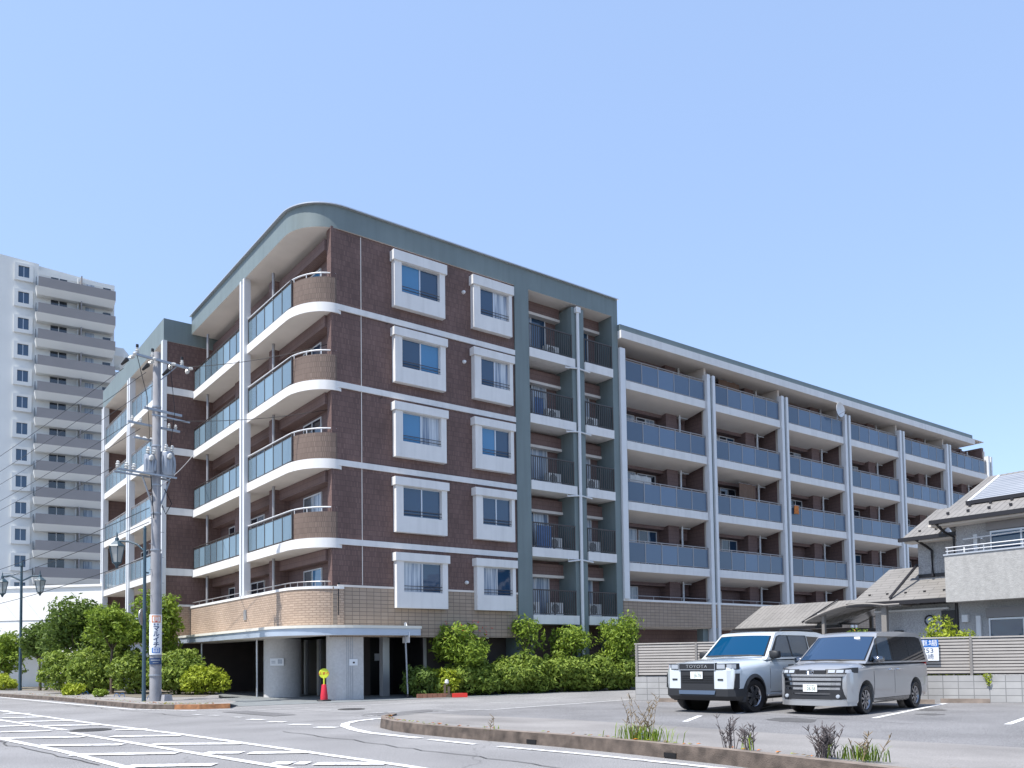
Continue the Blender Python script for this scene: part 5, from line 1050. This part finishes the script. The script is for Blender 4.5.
# laundry and odds and ends on the balconies of the long wing
def towel(x, y, z, w, h, col, label, cat='laundry', name='towel'):
    r = empty(name, bw(x, y, z), TH, label, cat, 'washing on the balconies'); rnd = random.Random(int(x * 10)); mb = MB().use(col)
    n = 8; top = [(-w / 2 + w * i / n, .03 * math.sin(i * 1.9), h) for i in range(n + 1)]; bot = [(p[0] + rnd.uniform(-.015, .015), .05 * math.sin(i * 1.9 + .6), rnd.uniform(0, .04)) for i, p in enumerate(top)]
    for i in range(n): mb.face([bot[i], bot[i + 1], top[i + 1], top[i]]); mb.face([(p[0], p[1] + .02, p[2]) for p in (top[i], top[i + 1], bot[i + 1], bot[i])])
    mb.build('cloth', None, r, fixn=False); mb = MB().use(MT['galv']); mb.tube([(-w / 2 - .1, 0, h), (w / 2 + .1, 0, h)], .015); mb.build('rod', None, r)
CL = lambda n, c: mat(n, c, 0.9, vary=.1, scale=5)
c1, c2, c3, c4 = CL('white_cloth', (.6, .6, .58)), CL('orange_cloth', (.55, .2, .06)), CL('blue_cloth', (.12, .2, .36)), CL('brown_blind', (.17, .11, .08))
towel(17.0, .9, 9.0, 1.5, 1.55, c1, 'white sheet drying on the fourth-floor balcony nearest the green-grey pier')
towel(22.6, .9, 12.0, 1.0, 1.3, c1, 'white cloth drying on the fifth-floor balcony of the second bay')
towel(25.3, .75, 9.05, 1.4, 2.0, c4, 'brown blind hung on the fourth-floor balcony of the second bay', 'blind', 'balcony_blind')
towel(28.7, -.08, 9.55, .42, .5, c2, 'orange cloth hung over the fourth-floor railing beside the third column', 'laundry')
towel(24.0, .8, 14.95, 1.8, 1.7, c4, 'brown blind under the eave on the top-floor balcony of the second bay', 'blind', 'balcony_blind')
towel(10.1, .45, 12.3, .5, .9, c3, 'blue shirt drying on the fifth-floor recessed balcony')
towel(10.3, .45, 6.4, .8, 1.0, c3, 'blue towels drying on the third-floor recessed balcony')
# ------------------------------------------------------------------ vehicles: x forward, y to the vehicle's left, origin on the ground under the front axle
def lerp_tab(tab, x):
    for (x0, *a), (x1, *b) in zip(tab, tab[1:]):
        if x0 >= x >= x1 or x0 <= x <= x1:
            t = (x - x0) / (x1 - x0) if x1 != x0 else 0; return [p + (q - p) * t for p, q in zip(a, b)]
    return list(tab[-1][1:]) if abs(x - tab[-1][0]) < abs(x - tab[0][0]) else list(tab[0][1:])
def body_half(w, zb, zt, sh):   # half section from the sill up to the centre of the deck; sh = shoulder height
    return [(w * .80, zb), (w - .035, zb + .03), (w - .008, zb + .14), (w + .004, zb + (sh - zb) * .45), (w, sh - .10), (w - .025, sh - .02), (w - .085, sh + (zt - sh) * .35), (w * .78, sh + (zt - sh) * .75), (w * .42, zt), (0, zt + .012)]
def lower_body(tab, xs, sub=1):
    rings = []
    for x in xs:
        w, zb, zt, sh = lerp_tab(tab, x); h = body_half(w, zb, zt, sh)
        rings.append([(x, -y, z) for y, z in h] + [(x, y, z) for y, z in reversed(h[:-1])])
    return rings
def side_y(tab, x, z):
    w, zb, zt, sh = lerp_tab(tab, x); h = body_half(w, zb, zt, sh)
    for (y0, z0), (y1, z1) in zip(h[1:], h[2:]):
        if z0 <= z <= z1: return y0 + (y1 - y0) * (z - z0) / (z1 - z0 if z1 != z0 else 1)
    return w
def patch(tab, side, poly_x, z0, z1, off, nz=6, nx=8):   # skin that follows the body side between x and z limits
    mb = MB(); g = []
    for i in range(nx + 1):
        x = poly_x[0] + (poly_x[1] - poly_x[0]) * i / nx
        g.append([(x, side * (side_y(tab, x, z0 + (z1 - z0) * j / nz) + off), z0 + (z1 - z0) * j / nz) for j in range(nz + 1)])
    return mb, g
def skin(mb, g, th, side):
    o = [[mb.bm.verts.new(p) for p in r] for r in g]; q = [[mb.bm.verts.new((p[0], p[1] - side * th, p[2])) for p in r] for r in g]
    n, m = len(g), len(g[0])
    for i in range(n - 1):
        for j in range(m - 1): mb.bm.faces.new([o[i][j], o[i + 1][j], o[i + 1][j + 1], o[i][j + 1]]).material_index = mb.mi
    for i in range(n - 1):
        for j in (0, m - 1): mb.bm.faces.new([o[i][j], o[i + 1][j], q[i + 1][j], q[i][j]]).material_index = mb.mi
    for j in range(m - 1):
        for i in (0, n - 1): mb.bm.faces.new([o[i][j], o[i][j + 1], q[i][j + 1], q[i][j]]).material_index = mb.mi
    return mb
def cabin(prof, hw, bulge, ny=8):   # prof: list of (x, z) over the top; hw(z) half width; returns mesh builder and a surface function
    mb = MB(); rows = []
    def P(i, t):     # t in -1..1 across
        x, z = prof[i] if isinstance(i, int) else i
        y = hw(z) * t; return Vector((x - bulge(x) * t * t * 1.0, y, z + .02 * (1 - t * t)))
    for i in range(len(prof)): rows.append([mb.bm.verts.new(P(i, -1 + 2 * j / ny)) for j in range(ny + 1)])
    return mb, rows, P
def wheel(root, x, y, r, w, rimr, spokes, mats, side, name='wheel', steer=0.0):
    h = bpy.data.objects.new(name, None)
    mb = MB().use(MT['rubber'])
    mb.lathe([(rimr, -w * .42), (r * .93, -w * .5), (r * .985, -w * .4), (r, -w * .2), (r, w * .2), (r * .985, w * .4), (r * .93, w * .5), (rimr + .012, w * .44), (rimr, w * .36), (rimr - .01, w * .1)][::1], axis='y', n=36, cap=False)
    t = mb.build('wheel', None, root, smooth=40); t.location = (x, y, r); t.rotation_euler = (0, 0, steer)
    o = w * .36 * side
    mb = MB().use(mats[1]); mb.lathe([(.02, o * .2), (rimr - .004, o * .2)] if True else [], axis='y', n=30)
    mb.use(mats[0]); mb.lathe([(rimr - .022, o * .9), (rimr - .006, o * 1.12), (rimr - .004, o * .95), (rimr - .022, o * .6)], axis='y', n=36, cap=False)
    for k in range(spokes):
        a = 2 * math.pi * k / spokes + .2; ca, sa = math.cos(a), math.sin(a)
        for da in ((-.13, .13) if spokes < 8 else (0,)):
            p = [(.05, da * .05), (rimr - .015, da * rimr)]; wd = .022 if spokes < 8 else .02
            pts = []
            for (rr, tt), ww in zip(p, (wd * 1.0, wd * 1.15)): pts += [(rr, tt - ww), (rr, tt + ww)]
            q = [pts[0], pts[2], pts[3], pts[1]]
            f = lambda P, yy: (P[0] * ca - P[1] * sa, yy, P[0] * sa + P[1] * ca)
            mb.hexa([f(P, o * .35) for P in q], [f(P, o * 1.0) for P in q])
    mb.use(mats[1]); mb.lathe([(.02, o * .3), (.065, o * .4), (.06, o * 1.04), (.02, o * 1.08)], axis='y', n=16)
    m = mb.build('rim', None, t, smooth=30)
    bpy.data.objects.remove(h); return t
def arch_cut(body, xs, r, yw, depth):
    for x in xs:
        for s in (-1, 1):
            mb = MB(); mb.lathe([(r, s * (yw - depth)), (r, s * (yw + .3))], c=(x, 0, .37), axis='y', n=40)
            booldiff(body, mb.build('cutter', MT['clad'], body.parent))
def well(root, xs, r, yw, depth):
    for x in xs:
        for s in (-1, 1):
            mb = MB().use(MT['black']); mb.lathe([(r - .004, s * (yw - depth + .01)), (.02, s * (yw - depth + .01)), (.02, s * (yw - depth + .02)), (r - .004, s * (yw - depth + .02))], c=(x, 0, .37), axis='y', n=30)
            mb.build('wheel_well', None, root)
def arch_trim(root, xs, r0, r1, tab, m, th=.035, a0=-12, a1=192):
    for x in xs:
        for s in (-1, 1):
            mb = MB().use(m); n = 22
            def pt(a, r): 
                px, pz = x + r * math.cos(a), .37 + r * math.sin(a); return px, pz
            yy = lerp_tab(tab, x)[0]
            for i in range(n):
                a, b = rad(a0 + (a1 - a0) * i / n), rad(a0 + (a1 - a0) * (i + 1) / n)
                q = [pt(a, r0), pt(b, r0), pt(b, r1), pt(a, r1)]
                ring = [(px, s * (min(yy, side_y(tab, px, max(pz, .3))) + (th if k in (0, 1) else .008)), pz) for k, (px, pz) in enumerate(q)]
                rin = [(px, s * (yy - .12), pz) for px, pz in q]
                mb.hexa(rin if s > 0 else ring, ring if s > 0 else rin)
            mb.build('wheel_arch', None, root, smooth=50)
def finish_cabin(mb, rows, hw, prof, m):
    mb.use(m); n = len(rows[0])
    for A, Bq in zip(rows, rows[1:]):
        for j in range(n - 1): mb.bm.faces.new([A[j], A[j + 1], Bq[j + 1], Bq[j]]).material_index = mb.mi
    for s in (0, n - 1):
        f = mb.bm.faces.new([r[s] for r in rows]); f.material_index = mb.mi
    return mb
def glass_panel(root, name, pts_xz, side, hw, m, off=.007, bul=None):
    mb = MB().use(m); bulge = bul or (lambda x: 0)
    ring = [(x - bulge(x), side * (hw(z) + off), z) for x, z in pts_xz]; rin = [(x, y - side * .012, z) for x, y, z in ring]
    mb.hexa(rin, ring); return mb.build(name, None, root)
def front_glass(root, name, P, i0, i1, t0, t1, m, off=.008, u0=.06, u1=.94):
    mb = MB().use(m); a0, a1 = Vector((*i0, 0)), Vector((*i1, 0)); g = []
    d = (a1 - a0); nrm = Vector((-d.y, d.x)).normalized()
    if nrm.y < 0: nrm = -nrm
    for i in range(5):
        u = u0 + (u1 - u0) * i / 4; p = a0.lerp(a1, u); r = []
        for j in range(9):
            t = t0 + (t1 - t0) * j / 8; v = P((p.x, p.y), t); r.append((v.x + nrm.x * off, v.y, v.z + nrm.y * off))
        g.append(r)
    V = [[mb.bm.verts.new(p) for p in r] for r in g]
    for A, Bq in zip(V, V[1:]):
        for j in range(8): mb.bm.faces.new([A[j], A[j + 1], Bq[j + 1], Bq[j]]).material_index = mb.mi
    return mb.build(name, None, root, smooth=60)
def plan_prism(root, name, plan, z0, z1, m, parent=None, zs=None):
    mb = MB().use(m); mb.prism(plan, z0, z1); return mb.build(name, None, parent or root, smooth=40)
def mirror(poly): return poly + [(x, -y) for x, y in reversed(poly) if abs(y) > 1e-6]
def plate(root, x, z, num, tilt=0):
    mb = MB().use(MT['plate']); mb.box(x, x + .012, -.165, .165, z, z + .165); p = mb.build('number_plate', None, root)
    text('plate_number', num, .108, MT['plateg'], p, (x + .0125, .012, z + .062), (rad(90), 0, rad(90)), extrude=.001, sx=.82)
    mb = MB().use(MT['plateg'])
    for y in (-.07, -.03, .015, .05, .085): mb.box(x + .012, x + .0135, y, y + .022, z + .125, z + .143)
    mb.build('plate_heading', None, p)

# ---- pale off-roader
SUV = empty('off_roader', (5.42, 22.2, .006), math.atan2(-math.cos(rad(46)), -math.sin(rad(46))), 'boxy pale blue-grey off-roader with black lower bumper parked facing the road', 'car')
tab = [(.90, .80, .50, 1.13, 1.06), (.82, .90, .42, 1.17, 1.07), (.6, .945, .36, 1.205, 1.08), (.2, .955, .33, 1.24, 1.10), (-.5, .955, .33, 1.27, 1.15), (-.75, .955, .33, 1.26, 1.2), (-3.2, .955, .33, 1.26, 1.2), (-3.9, .94, .40, 1.26, 1.2), (-4.02, .90, .5, 1.22, 1.15)]
mb = MB().use(MT['suv']); mb.loft(lower_body(tab, (.90, .82, .7, .6, .4, .2, -.1, -.3, -.5, -.75, -1.2, -1.7, -2.2, -2.7, -3.2, -3.6, -3.9, -4.02))); body = mb.build('body', None, SUV, smooth=35)
arch_cut(body, (0, -2.85), .455, .955, .42); well(SUV, (0, -2.85), .455, .955, .42)
body.data.set_sharp_from_angle(angle=rad(35))
arch_trim(SUV, (0, -2.85), .45, .53, tab, MT['clad'])
hw = lambda z: .915 - (z - 1.24) * .27
prof = [(-.50, 1.22), (-.62, 1.29), (-1.20, 1.80), (-1.36, 1.875), (-1.6, 1.905), (-2.6, 1.925), (-3.5, 1.91), (-3.8, 1.87), (-3.9, 1.80), (-4.0, 1.24)]
bul = lambda x: .09 if x > -1.3 else 0.02
cm, rows, P = cabin(prof, hw, bul); finish_cabin(cm, rows, hw, prof, MT['suv']); cab = cm.build('cabin', None, SUV, smooth=28)
front_glass(SUV, 'windscreen_border', P, prof[1], prof[2], -.925, .925, MT['black'], off=.004, u0=.0, u1=1.0)
front_glass(SUV, 'windscreen', P, prof[1], prof[2], -.88, .88, MT['screen'], u0=.04, u1=.97)
front_glass(SUV, 'rear_window', P, prof[8], prof[9], -.85, .85, MT['tint'], u0=.1, u1=.8)
mb = MB().use(MT['clad']); mb.tube([(-.62, -.75, 1.31), (-.58, -.2, 1.325), (-.58, .5, 1.325), (-.62, .8, 1.31)], .022, 6); mb.build('wiper_cowl', None, SUV)
for s in (1, -1):
    bz = lambda x: 0
    glass_panel(SUV, 'front_side_window', [(-.98, 1.30), (-1.87, 1.30), (-1.87, 1.80), (-1.52, 1.80), (-1.42, 1.77)], s, hw, MT['sglass'])
    glass_panel(SUV, 'rear_side_window', [(-1.95, 1.30), (-2.78, 1.30), (-2.83, 1.80), (-1.95, 1.80)], s, hw, MT['sglass'])
    glass_panel(SUV, 'quarter_window', [(-2.90, 1.33), (-3.5, 1.36), (-3.56, 1.78), (-2.93, 1.80)], s, hw, MT['tint'])
    mb = MB().use(MT['clad']); ring = [(-.78, 1.285), (-2.85, 1.285), (-2.9, 1.82), (-1.52, 1.82), (-1.36, 1.78)]
    mb.hexa([(x, s * (hw(z) - .02), z) for x, z in ring], [(x, s * (hw(z) + .003), z) for x, z in ring]); mb.build('window_frame', None, SUV)
    for (a, b, lab) in ((-.72, -1.90, 'front_door'), (-1.92, -2.72, 'rear_door')):
        mb, g = patch(tab, s, (a, b), .46, 1.17, .006); skin(mb.use(MT['suv']), g, .012, s); d_ = mb.build(lab, None, SUV, smooth=40)
        mb, g = patch(tab, s, (a + .012, b - .012), .44, 1.18, .002); skin(mb.use(MT['black']), g, .005, s); mb.build('door_gap', None, SUV)
        y = side_y(tab, b + .2, 1.08) + .02; mb = MB().use(MT['clad']); mb.tube([(b + .1, s * (y - .02), 1.08), (b + .13, s * (y + .02), 1.08), (b + .28, s * (y + .02), 1.08), (b + .31, s * (y - .02), 1.08)], .017, 6); mb.build('handle', None, d_)
    mb = MB().use(MT['clad']); mb.box(-2.4, -.42, s * .90 - .06, s * .90 + .06, .30, .37); mb.use(MT['alu']); mb.box(-2.38, -.5, s * .99 - .06, s * .99 + .03, .36, .40); mb.build('side_step', None, SUV)
    mb = MB().use(MT['clad']); mb.tube([(-.92, s * .9, 1.28), (-.95, s * 1.0, 1.3)], .03, 6)
    mb.loft([[(-.86 + dx, s * (.98 + dy * .13), 1.34 + dz * .105) for dy, dz in ((-1 * k, -.9 * k), (.0, -1 * k), (.9 * k, -.8 * k), (1 * k, 0), (.9 * k, .8 * k), (0, 1 * k), (-.9 * k, .9 * k), (-1 * k, 0))] for dx, k in ((.05, .65), (.02, .95), (-.05, 1.0), (-.12, .92))]); mb.build('mirror', None, SUV, smooth=50)
SUV.scale = (1.09,) * 3
# front: bumper, grille, lamps
fp = [(.35, .965), (.62, .965), (.80, .93), (.92, .80), (.945, .45), (.95, 0)]
mb = MB().use(MT['clad']); mb.prism(mirror(fp), .40, .57); mb.hexa([(x - .12, y * .97, .30) for x, y in mirror(fp)], [(x, y, .40) for x, y in mirror(fp)]); mb.build('lower_bumper', None, SUV, smooth=30)
mb = MB().use(MT['dchrome']); mb.hexa([(.955, -.48, .44), (.975, -.48, .44), (.975, .48, .44), (.955, .48, .44)], [(.94, -.50, .53), (.96, -.50, .53), (.96, .50, .53), (.94, .50, .53)]); mb.build('skid_plate', None, SUV)
for s in (1, -1):
    pl_ = [(.935, s * .46), (.925, s * .78), (.80, s * .915), (.66, s * .955), (.55, s * .955), (.55, s * .46)]
    mb = MB().use(MT['suv']); mb.prism(pl_, .57, .99); mb.build('bumper_corner', None, SUV, smooth=30)
    mb = MB().use(MT['clad']); mb.box(.925, .94, s * .62 - .07, s * .62 + .07, .76, .80); mb.build('fog_lamp', None, SUV)
    mb = MB().use(MT['clad']); mb.hexa([(.84, s * .90, .57), (.72, s * .955, .57), (.70, s * .975, .59), (.86, s * .92, .59)], [(.80, s * .93, .92), (.70, s * .965, .92), (.70, s * .985, .92), (.80, s * .95, .92)]); mb.build('corner_trim', None, SUV)
mb = MB().use(MT['clad']); mb.box(.80, .935, -.46, .46, .57, 1.0); mb.build('grille_lower', None, SUV)
mb = MB().use(MT['black'])
for i in range(4): mb.box(.935, .942, -.42, .42, .70 + i * .05, .725 + i * .05)
mb.build('grille_mesh', None, SUV)
mb = MB().use(MT['clad']); mb.box(.86, .945, -.50, .50, 1.0, 1.165); gr = mb.build('grille', None, SUV)
mb = MB().use(MT['galv']); mb.box(.942, .955, -.50, .50, 1.145, 1.168); mb.box(.942, .955, -.50, .50, .998, 1.015); mb.box(.942, .955, -.50, -.48, 1.015, 1.145); mb.box(.942, .955, .48, .50, 1.015, 1.145); mb.build('grille_frame', None, gr)
text('grille_lettering', 'TOYOTA', .105, MT['chrome'], gr, (.947, 0, 1.08), (rad(90), 0, rad(90)), extrude=.008, spacing=1.12, sx=1.25)
for s in (1, -1):
    q = [(.925, s * .51), (.905, s * .74), (.84, s * .86), (.76, s * .915), (.62, s * .935), (.6, s * .51)]
    mb = MB().use(MT['clad']); mb.prism(q, 1.01, 1.15); hl = mb.build('headlight', None, SUV, smooth=30)
    mb = MB().use(MT['lampc']); mb.prism([(.932, s * .53), (.914, s * .73), (.89, s * .73), (.89, s * .53)], 1.03, 1.13); mb.prism([(.893, s * .765), (.845, s * .862), (.75, s * .925), (.74, s * .88), (.85, s * .765)], 1.03, 1.13); mb.build('lens', None, hl)
    if s < 0: mb = MB().use(MT['amber']); mb.prism([(.79, s * .905), (.74, s * .93), (.72, s * .92), (.77, s * .89)], 1.03, 1.13); mb.build('indicator', None, hl)
plate(SUV, .952, .80, '·28-78')
mb = MB().use(MT['clad'])
for s in (1, -1): mb.tube([(-1.7, s * .70, 1.93), (-1.8, s * .70, 1.965), (-3.3, s * .70, 1.965), (-3.45, s * .70, 1.92)], .022, 6)
mb.build('roof_rail', None, SUV)
mb = MB().use(MT['clad']); mb.box(-4.1, -3.9, -.9, .9, .45, .72); mb.build('rear_bumper', None, SUV)
for x in (0, -2.85):
    for s in (1, -1): wheel(SUV, x, s * .84, .385, .25, .25, 6, (MT['rim'], MT['rimd']), s, steer=rad(-8) if x == 0 else 0)
mb = MB().use(MT['black']); mb.box(-3.7, .6, -.6, .6, .28, .45); mb.build('underbody', None, SUV)
mb = MB().use(MT['clad']); mb.tube([(-.85, .35, 1.35), (-.80, .62, 1.36)], .02); mb.use(MT['black']); mb.box(-1.5, -1.3, .25, .6, 1.1, 1.62); mb.box(-1.5, -1.3, -.6, -.25, 1.1, 1.62); mb.build('seat', None, SUV)

# ---- silver minivan
VAN = empty('minivan', (7.85, 20.96, .006), math.atan2(-math.cos(rad(46)), -math.sin(rad(46))), 'silver grey minivan with a wide dark chrome grille parked beside the block wall', 'car')
tab = [(.82, .68, .36, .99, .93), (.76, .765, .30, 1.04, .97), (.66, .835, .24, 1.10, 1.02), (.35, .858, .23, 1.14, 1.05), (.05, .862, .23, 1.17, 1.07), (-.4, .862, .23, 1.17, 1.08), (-3.2, .862, .23, 1.17, 1.09), (-3.66, .845, .30, 1.17, 1.09), (-3.78, .80, .38, 1.12, 1.05)]
mb = MB().use(MT['van']); mb.loft(lower_body(tab, (.82, .76, .66, .5, .35, .2, .05, -.2, -.4, -.8, -1.3, -1.8, -2.3, -2.8, -3.2, -3.45, -3.66, -3.78))); body = mb.build('body', None, VAN, smooth=35)
arch_cut(body, (0, -2.85), .395, .862, .36); well(VAN, (0, -2.85), .395, .862, .36)
body.data.set_sharp_from_angle(angle=rad(35))
hw = lambda z: .835 - (z - 1.15) * .19
prof = [(.14, 1.13), (.02, 1.19), (-.78, 1.745), (-.98, 1.83), (-1.3, 1.865), (-2.3, 1.885), (-3.2, 1.865), (-3.5, 1.82), (-3.6, 1.75), (-3.76, 1.13)]
bul = lambda x: .16 if x > -.9 else 0.03
cm, rows, P = cabin(prof, hw, bul, 10); finish_cabin(cm, rows, hw, prof, MT['van']); cm.build('cabin', None, VAN, smooth=28)
front_glass(VAN, 'windscreen_border', P, prof[1], prof[2], -.95, .95, MT['black'], off=.004, u0=.0, u1=1.0)
front_glass(VAN, 'windscreen', P, prof[1], prof[2], -.92, .92, MT['screen2'], u0=.03, u1=.98)
front_glass(VAN, 'rear_window', P, prof[8], prof[9], -.85, .85, MT['tint'], u0=.05, u1=.7)
mb = MB().use(MT['clad']); mb.tube([(-.14, -.78, 1.19), (.02, -.3, 1.21), (.03, .3, 1.21), (-.14, .8, 1.19)], .02, 6); mb.build('wiper_cowl', None, VAN)
mb = MB().use(MT['signw']); v = P((-.70, 1.69), .5); mb.box(v.x + .01, v.x + .025, v.y - .07, v.y + .07, v.z - .01, v.z + .05); mb.build('windscreen_sticker', None, VAN)
for s in (1, -1):
    mb = MB().use(MT['tint']); ring = [(-.16, 1.17), (-3.62, 1.17), (-3.5, 1.72), (-3.25, 1.76), (-1.0, 1.76), (-.86, 1.70)]
    mb.hexa([(x, s * (hw(z) - .02), z) for x, z in ring], [(x, s * (hw(z) + .003), z) for x, z in ring]); mb.build('window_band', None, VAN)
    glass_panel(VAN, 'vent_window', [(-.30, 1.20), (-.72, 1.20), (-.78, 1.62)], s, hw, MT['sglass'])
    glass_panel(VAN, 'front_side_window', [(-.80, 1.20), (-1.52, 1.20), (-1.50, 1.73), (-.98, 1.73), (-.88, 1.68)], s, hw, MT['sglass'])
    glass_panel(VAN, 'slide_door_window', [(-1.64, 1.20), (-2.48, 1.20), (-2.46, 1.73), (-1.62, 1.73)], s, hw, MT['tint'])
    glass_panel(VAN, 'rear_side_window', [(-2.60, 1.26), (-3.48, 1.30), (-3.40, 1.72), (-2.58, 1.73)], s, hw, MT['tint'])
    for (a, b, lab) in ((-.42, -1.55, 'front_door'), (-1.57, -2.50, 'slide_door')):
        mb, g = patch(tab, s, (a, b), .34, 1.07, .006); skin(mb.use(MT['van']), g, .012, s); d_ = mb.build(lab, None, VAN, smooth=40)
        mb, g = patch(tab, s, (a + .012, b - .012), .32, 1.08, .002); skin(mb.use(MT['black']), g, .005, s); mb.build('door_gap', None, VAN)
        hx = b + .22 if lab == 'front_door' else a - .22
        y = side_y(tab, hx, .98) + .02; mb = MB().use(MT['chrome']); mb.tube([(hx - .11, s * (y - .02), .98), (hx - .08, s * (y + .02), .98), (hx + .08, s * (y + .02), .98), (hx + .11, s * (y - .02), .98)], .017, 6); mb.build('handle', None, d_)
    mb, g = patch(tab, s, (-.40, -2.44), .235, .31, .012, 3, 6); skin(mb.use(MT['dchrome']), g, .02, s); mb.build('sill_trim', None, VAN)
    mb = MB().use(MT['clad']); mb.tube([(-.48, s * .82, 1.16), (-.52, s * .93, 1.2)], .028, 6); mb.use(MT['dchrome'])
    mb.loft([[(-.42 + dx, s * (.95 + dy * .12), 1.22 + dz * .085) for dy, dz in ((-1 * k, -.9 * k), (.0, -1 * k), (.9 * k, -.7 * k), (1 * k, 0), (.9 * k, .7 * k), (0, 1 * k), (-.9 * k, .9 * k), (-1 * k, 0))] for dx, k in ((.07, .5), (.03, .9), (-.05, 1.0), (-.12, .92))]); mb.build('mirror', None, VAN, smooth=50)
    mb = MB().use(MT['signred']); mb.box(-3.80, -3.74, s * .74 - .04, s * .74 + .04, .85, 1.2); mb.build('tail_lamp', None, VAN)
VAN.scale = (1.07,) * 3
fpv = lambda o: mirror([(.50, .855 + o), (.68, .825 + o), (.80, .75 + o), (.87 + o, .60), (.91 + o, .35), (.925 + o, 0)])
fq = lambda o, k: mirror([(.50, .855 * k), (.72, .80 * k), (.84, .68 * k), (.90 + o, .45), (.925 + o, .2), (.93 + o, 0)])
mb = MB().use(MT['clad']); mb.prism(fq(.0, .975), .36, .90); mb.build('grille_panel', None, VAN)
for z0, z1, w_, m in ((.86, .91, .83, 'chrome'), (.765, .83, .80, 'chrome'), (.665, .725, .79, 'chrome'), (.565, .615, .77, 'chrome'), (.46, .49, .72, 'dchrome')):
    k = w_ / .84; mb = MB().use(MT[m]); pl_ = mirror([(.70, .80 * k), (.85, .69 * k), (.915, .46 * k), (.942, .2), (.95, 0)]); mb.prism(pl_, z0, z1); mb.build('grille_bar', None, VAN, smooth=40)
mb = MB().use(MT['van']); mb.prism(fq(.025, 1.0), .21, .33); mb.build('front_lip', None, VAN, smooth=40)
mb = MB().use(MT['chrome']); mb.prism(fq(.03, .985), .33, .35); mb.build('lip_trim', None, VAN, smooth=40)
for s in (1, -1):
    q = [(.80, s * .765), (.66, s * .835), (.45, s * .868), (.45, s * .80), (.7, s * .70)]
    mb = MB().use(MT['van']); mb.hexa([(x, y, .30) for x, y in (q if s > 0 else q)], [(x - .02, y, .93) for x, y in q]); mb.build('bumper_corner', None, VAN, smooth=30)
    q = [(.915, s * .33), (.875, s * .56), (.79, s * .73), (.66, s * .83), (.42, s * .865), (.42, s * .80), (.6, s * .70), (.8, s * .33)]
    mb = MB().use(MT['clad']); mb.hexa([(x, y, .915) for x, y in q], [(x - .05, y * .985, 1.02 + (.03 if i in (3, 4, 5) else 0)) for i, (x, y) in enumerate(q)]); hl = mb.build('headlight', None, VAN, smooth=30)
    mb = MB().use(MT['lampc'])
    for (a, b) in (((.905, .40), (.875, .54)), ((.868, .57), (.80, .70)), ((.78, .73), (.69, .80))):
        mb.hexa([(a[0] + .005, s * a[1], .94), (b[0] + .005, s * b[1], .94), (b[0] - .05, s * b[1], .94), (a[0] - .05, s * a[1], .94)], [(a[0] - .03, s * a[1], 1.005), (b[0] - .03, s * b[1], 1.005), (b[0] - .08, s * b[1], 1.005), (a[0] - .08, s * a[1], 1.005)])
    mb.build('lens', None, hl)
    mb = MB().use(MT['lampc']); mb.lathe([(.01, .90), (.04, .895), (.045, .87)], c=(0, s * .60, .42), axis='x', n=14); mb.build('fog_lamp', None, VAN)
mb = MB().use(MT['clad']); mb.box(.86, .925, -.35, .35, .915, 1.0); ng = mb.build('upper_grille', None, VAN)
mb = MB().use(MT['chrome'])
for rx, rz in ((.085, .06), (.035, .055), (.06, .022)):
    mb.tube([(.934, rx * math.cos(2 * math.pi * i / 20), .96 + (.02 if rx == .06 else 0) + rz * math.sin(2 * math.pi * i / 20)) for i in range(21)], .008, 5)
mb.build('emblem', None, ng)
plate(VAN, .95, .52, '·28-58')
for x in (0, -2.85):
    for s in (1, -1): wheel(VAN, x, s * .755, .325, .205, .225, 9, (MT['rim'], MT['rimd']), s)
mb = MB().use(MT['black']); mb.box(-3.5, .6, -.55, .55, .2, .4); mb.build('underbody', None, VAN)
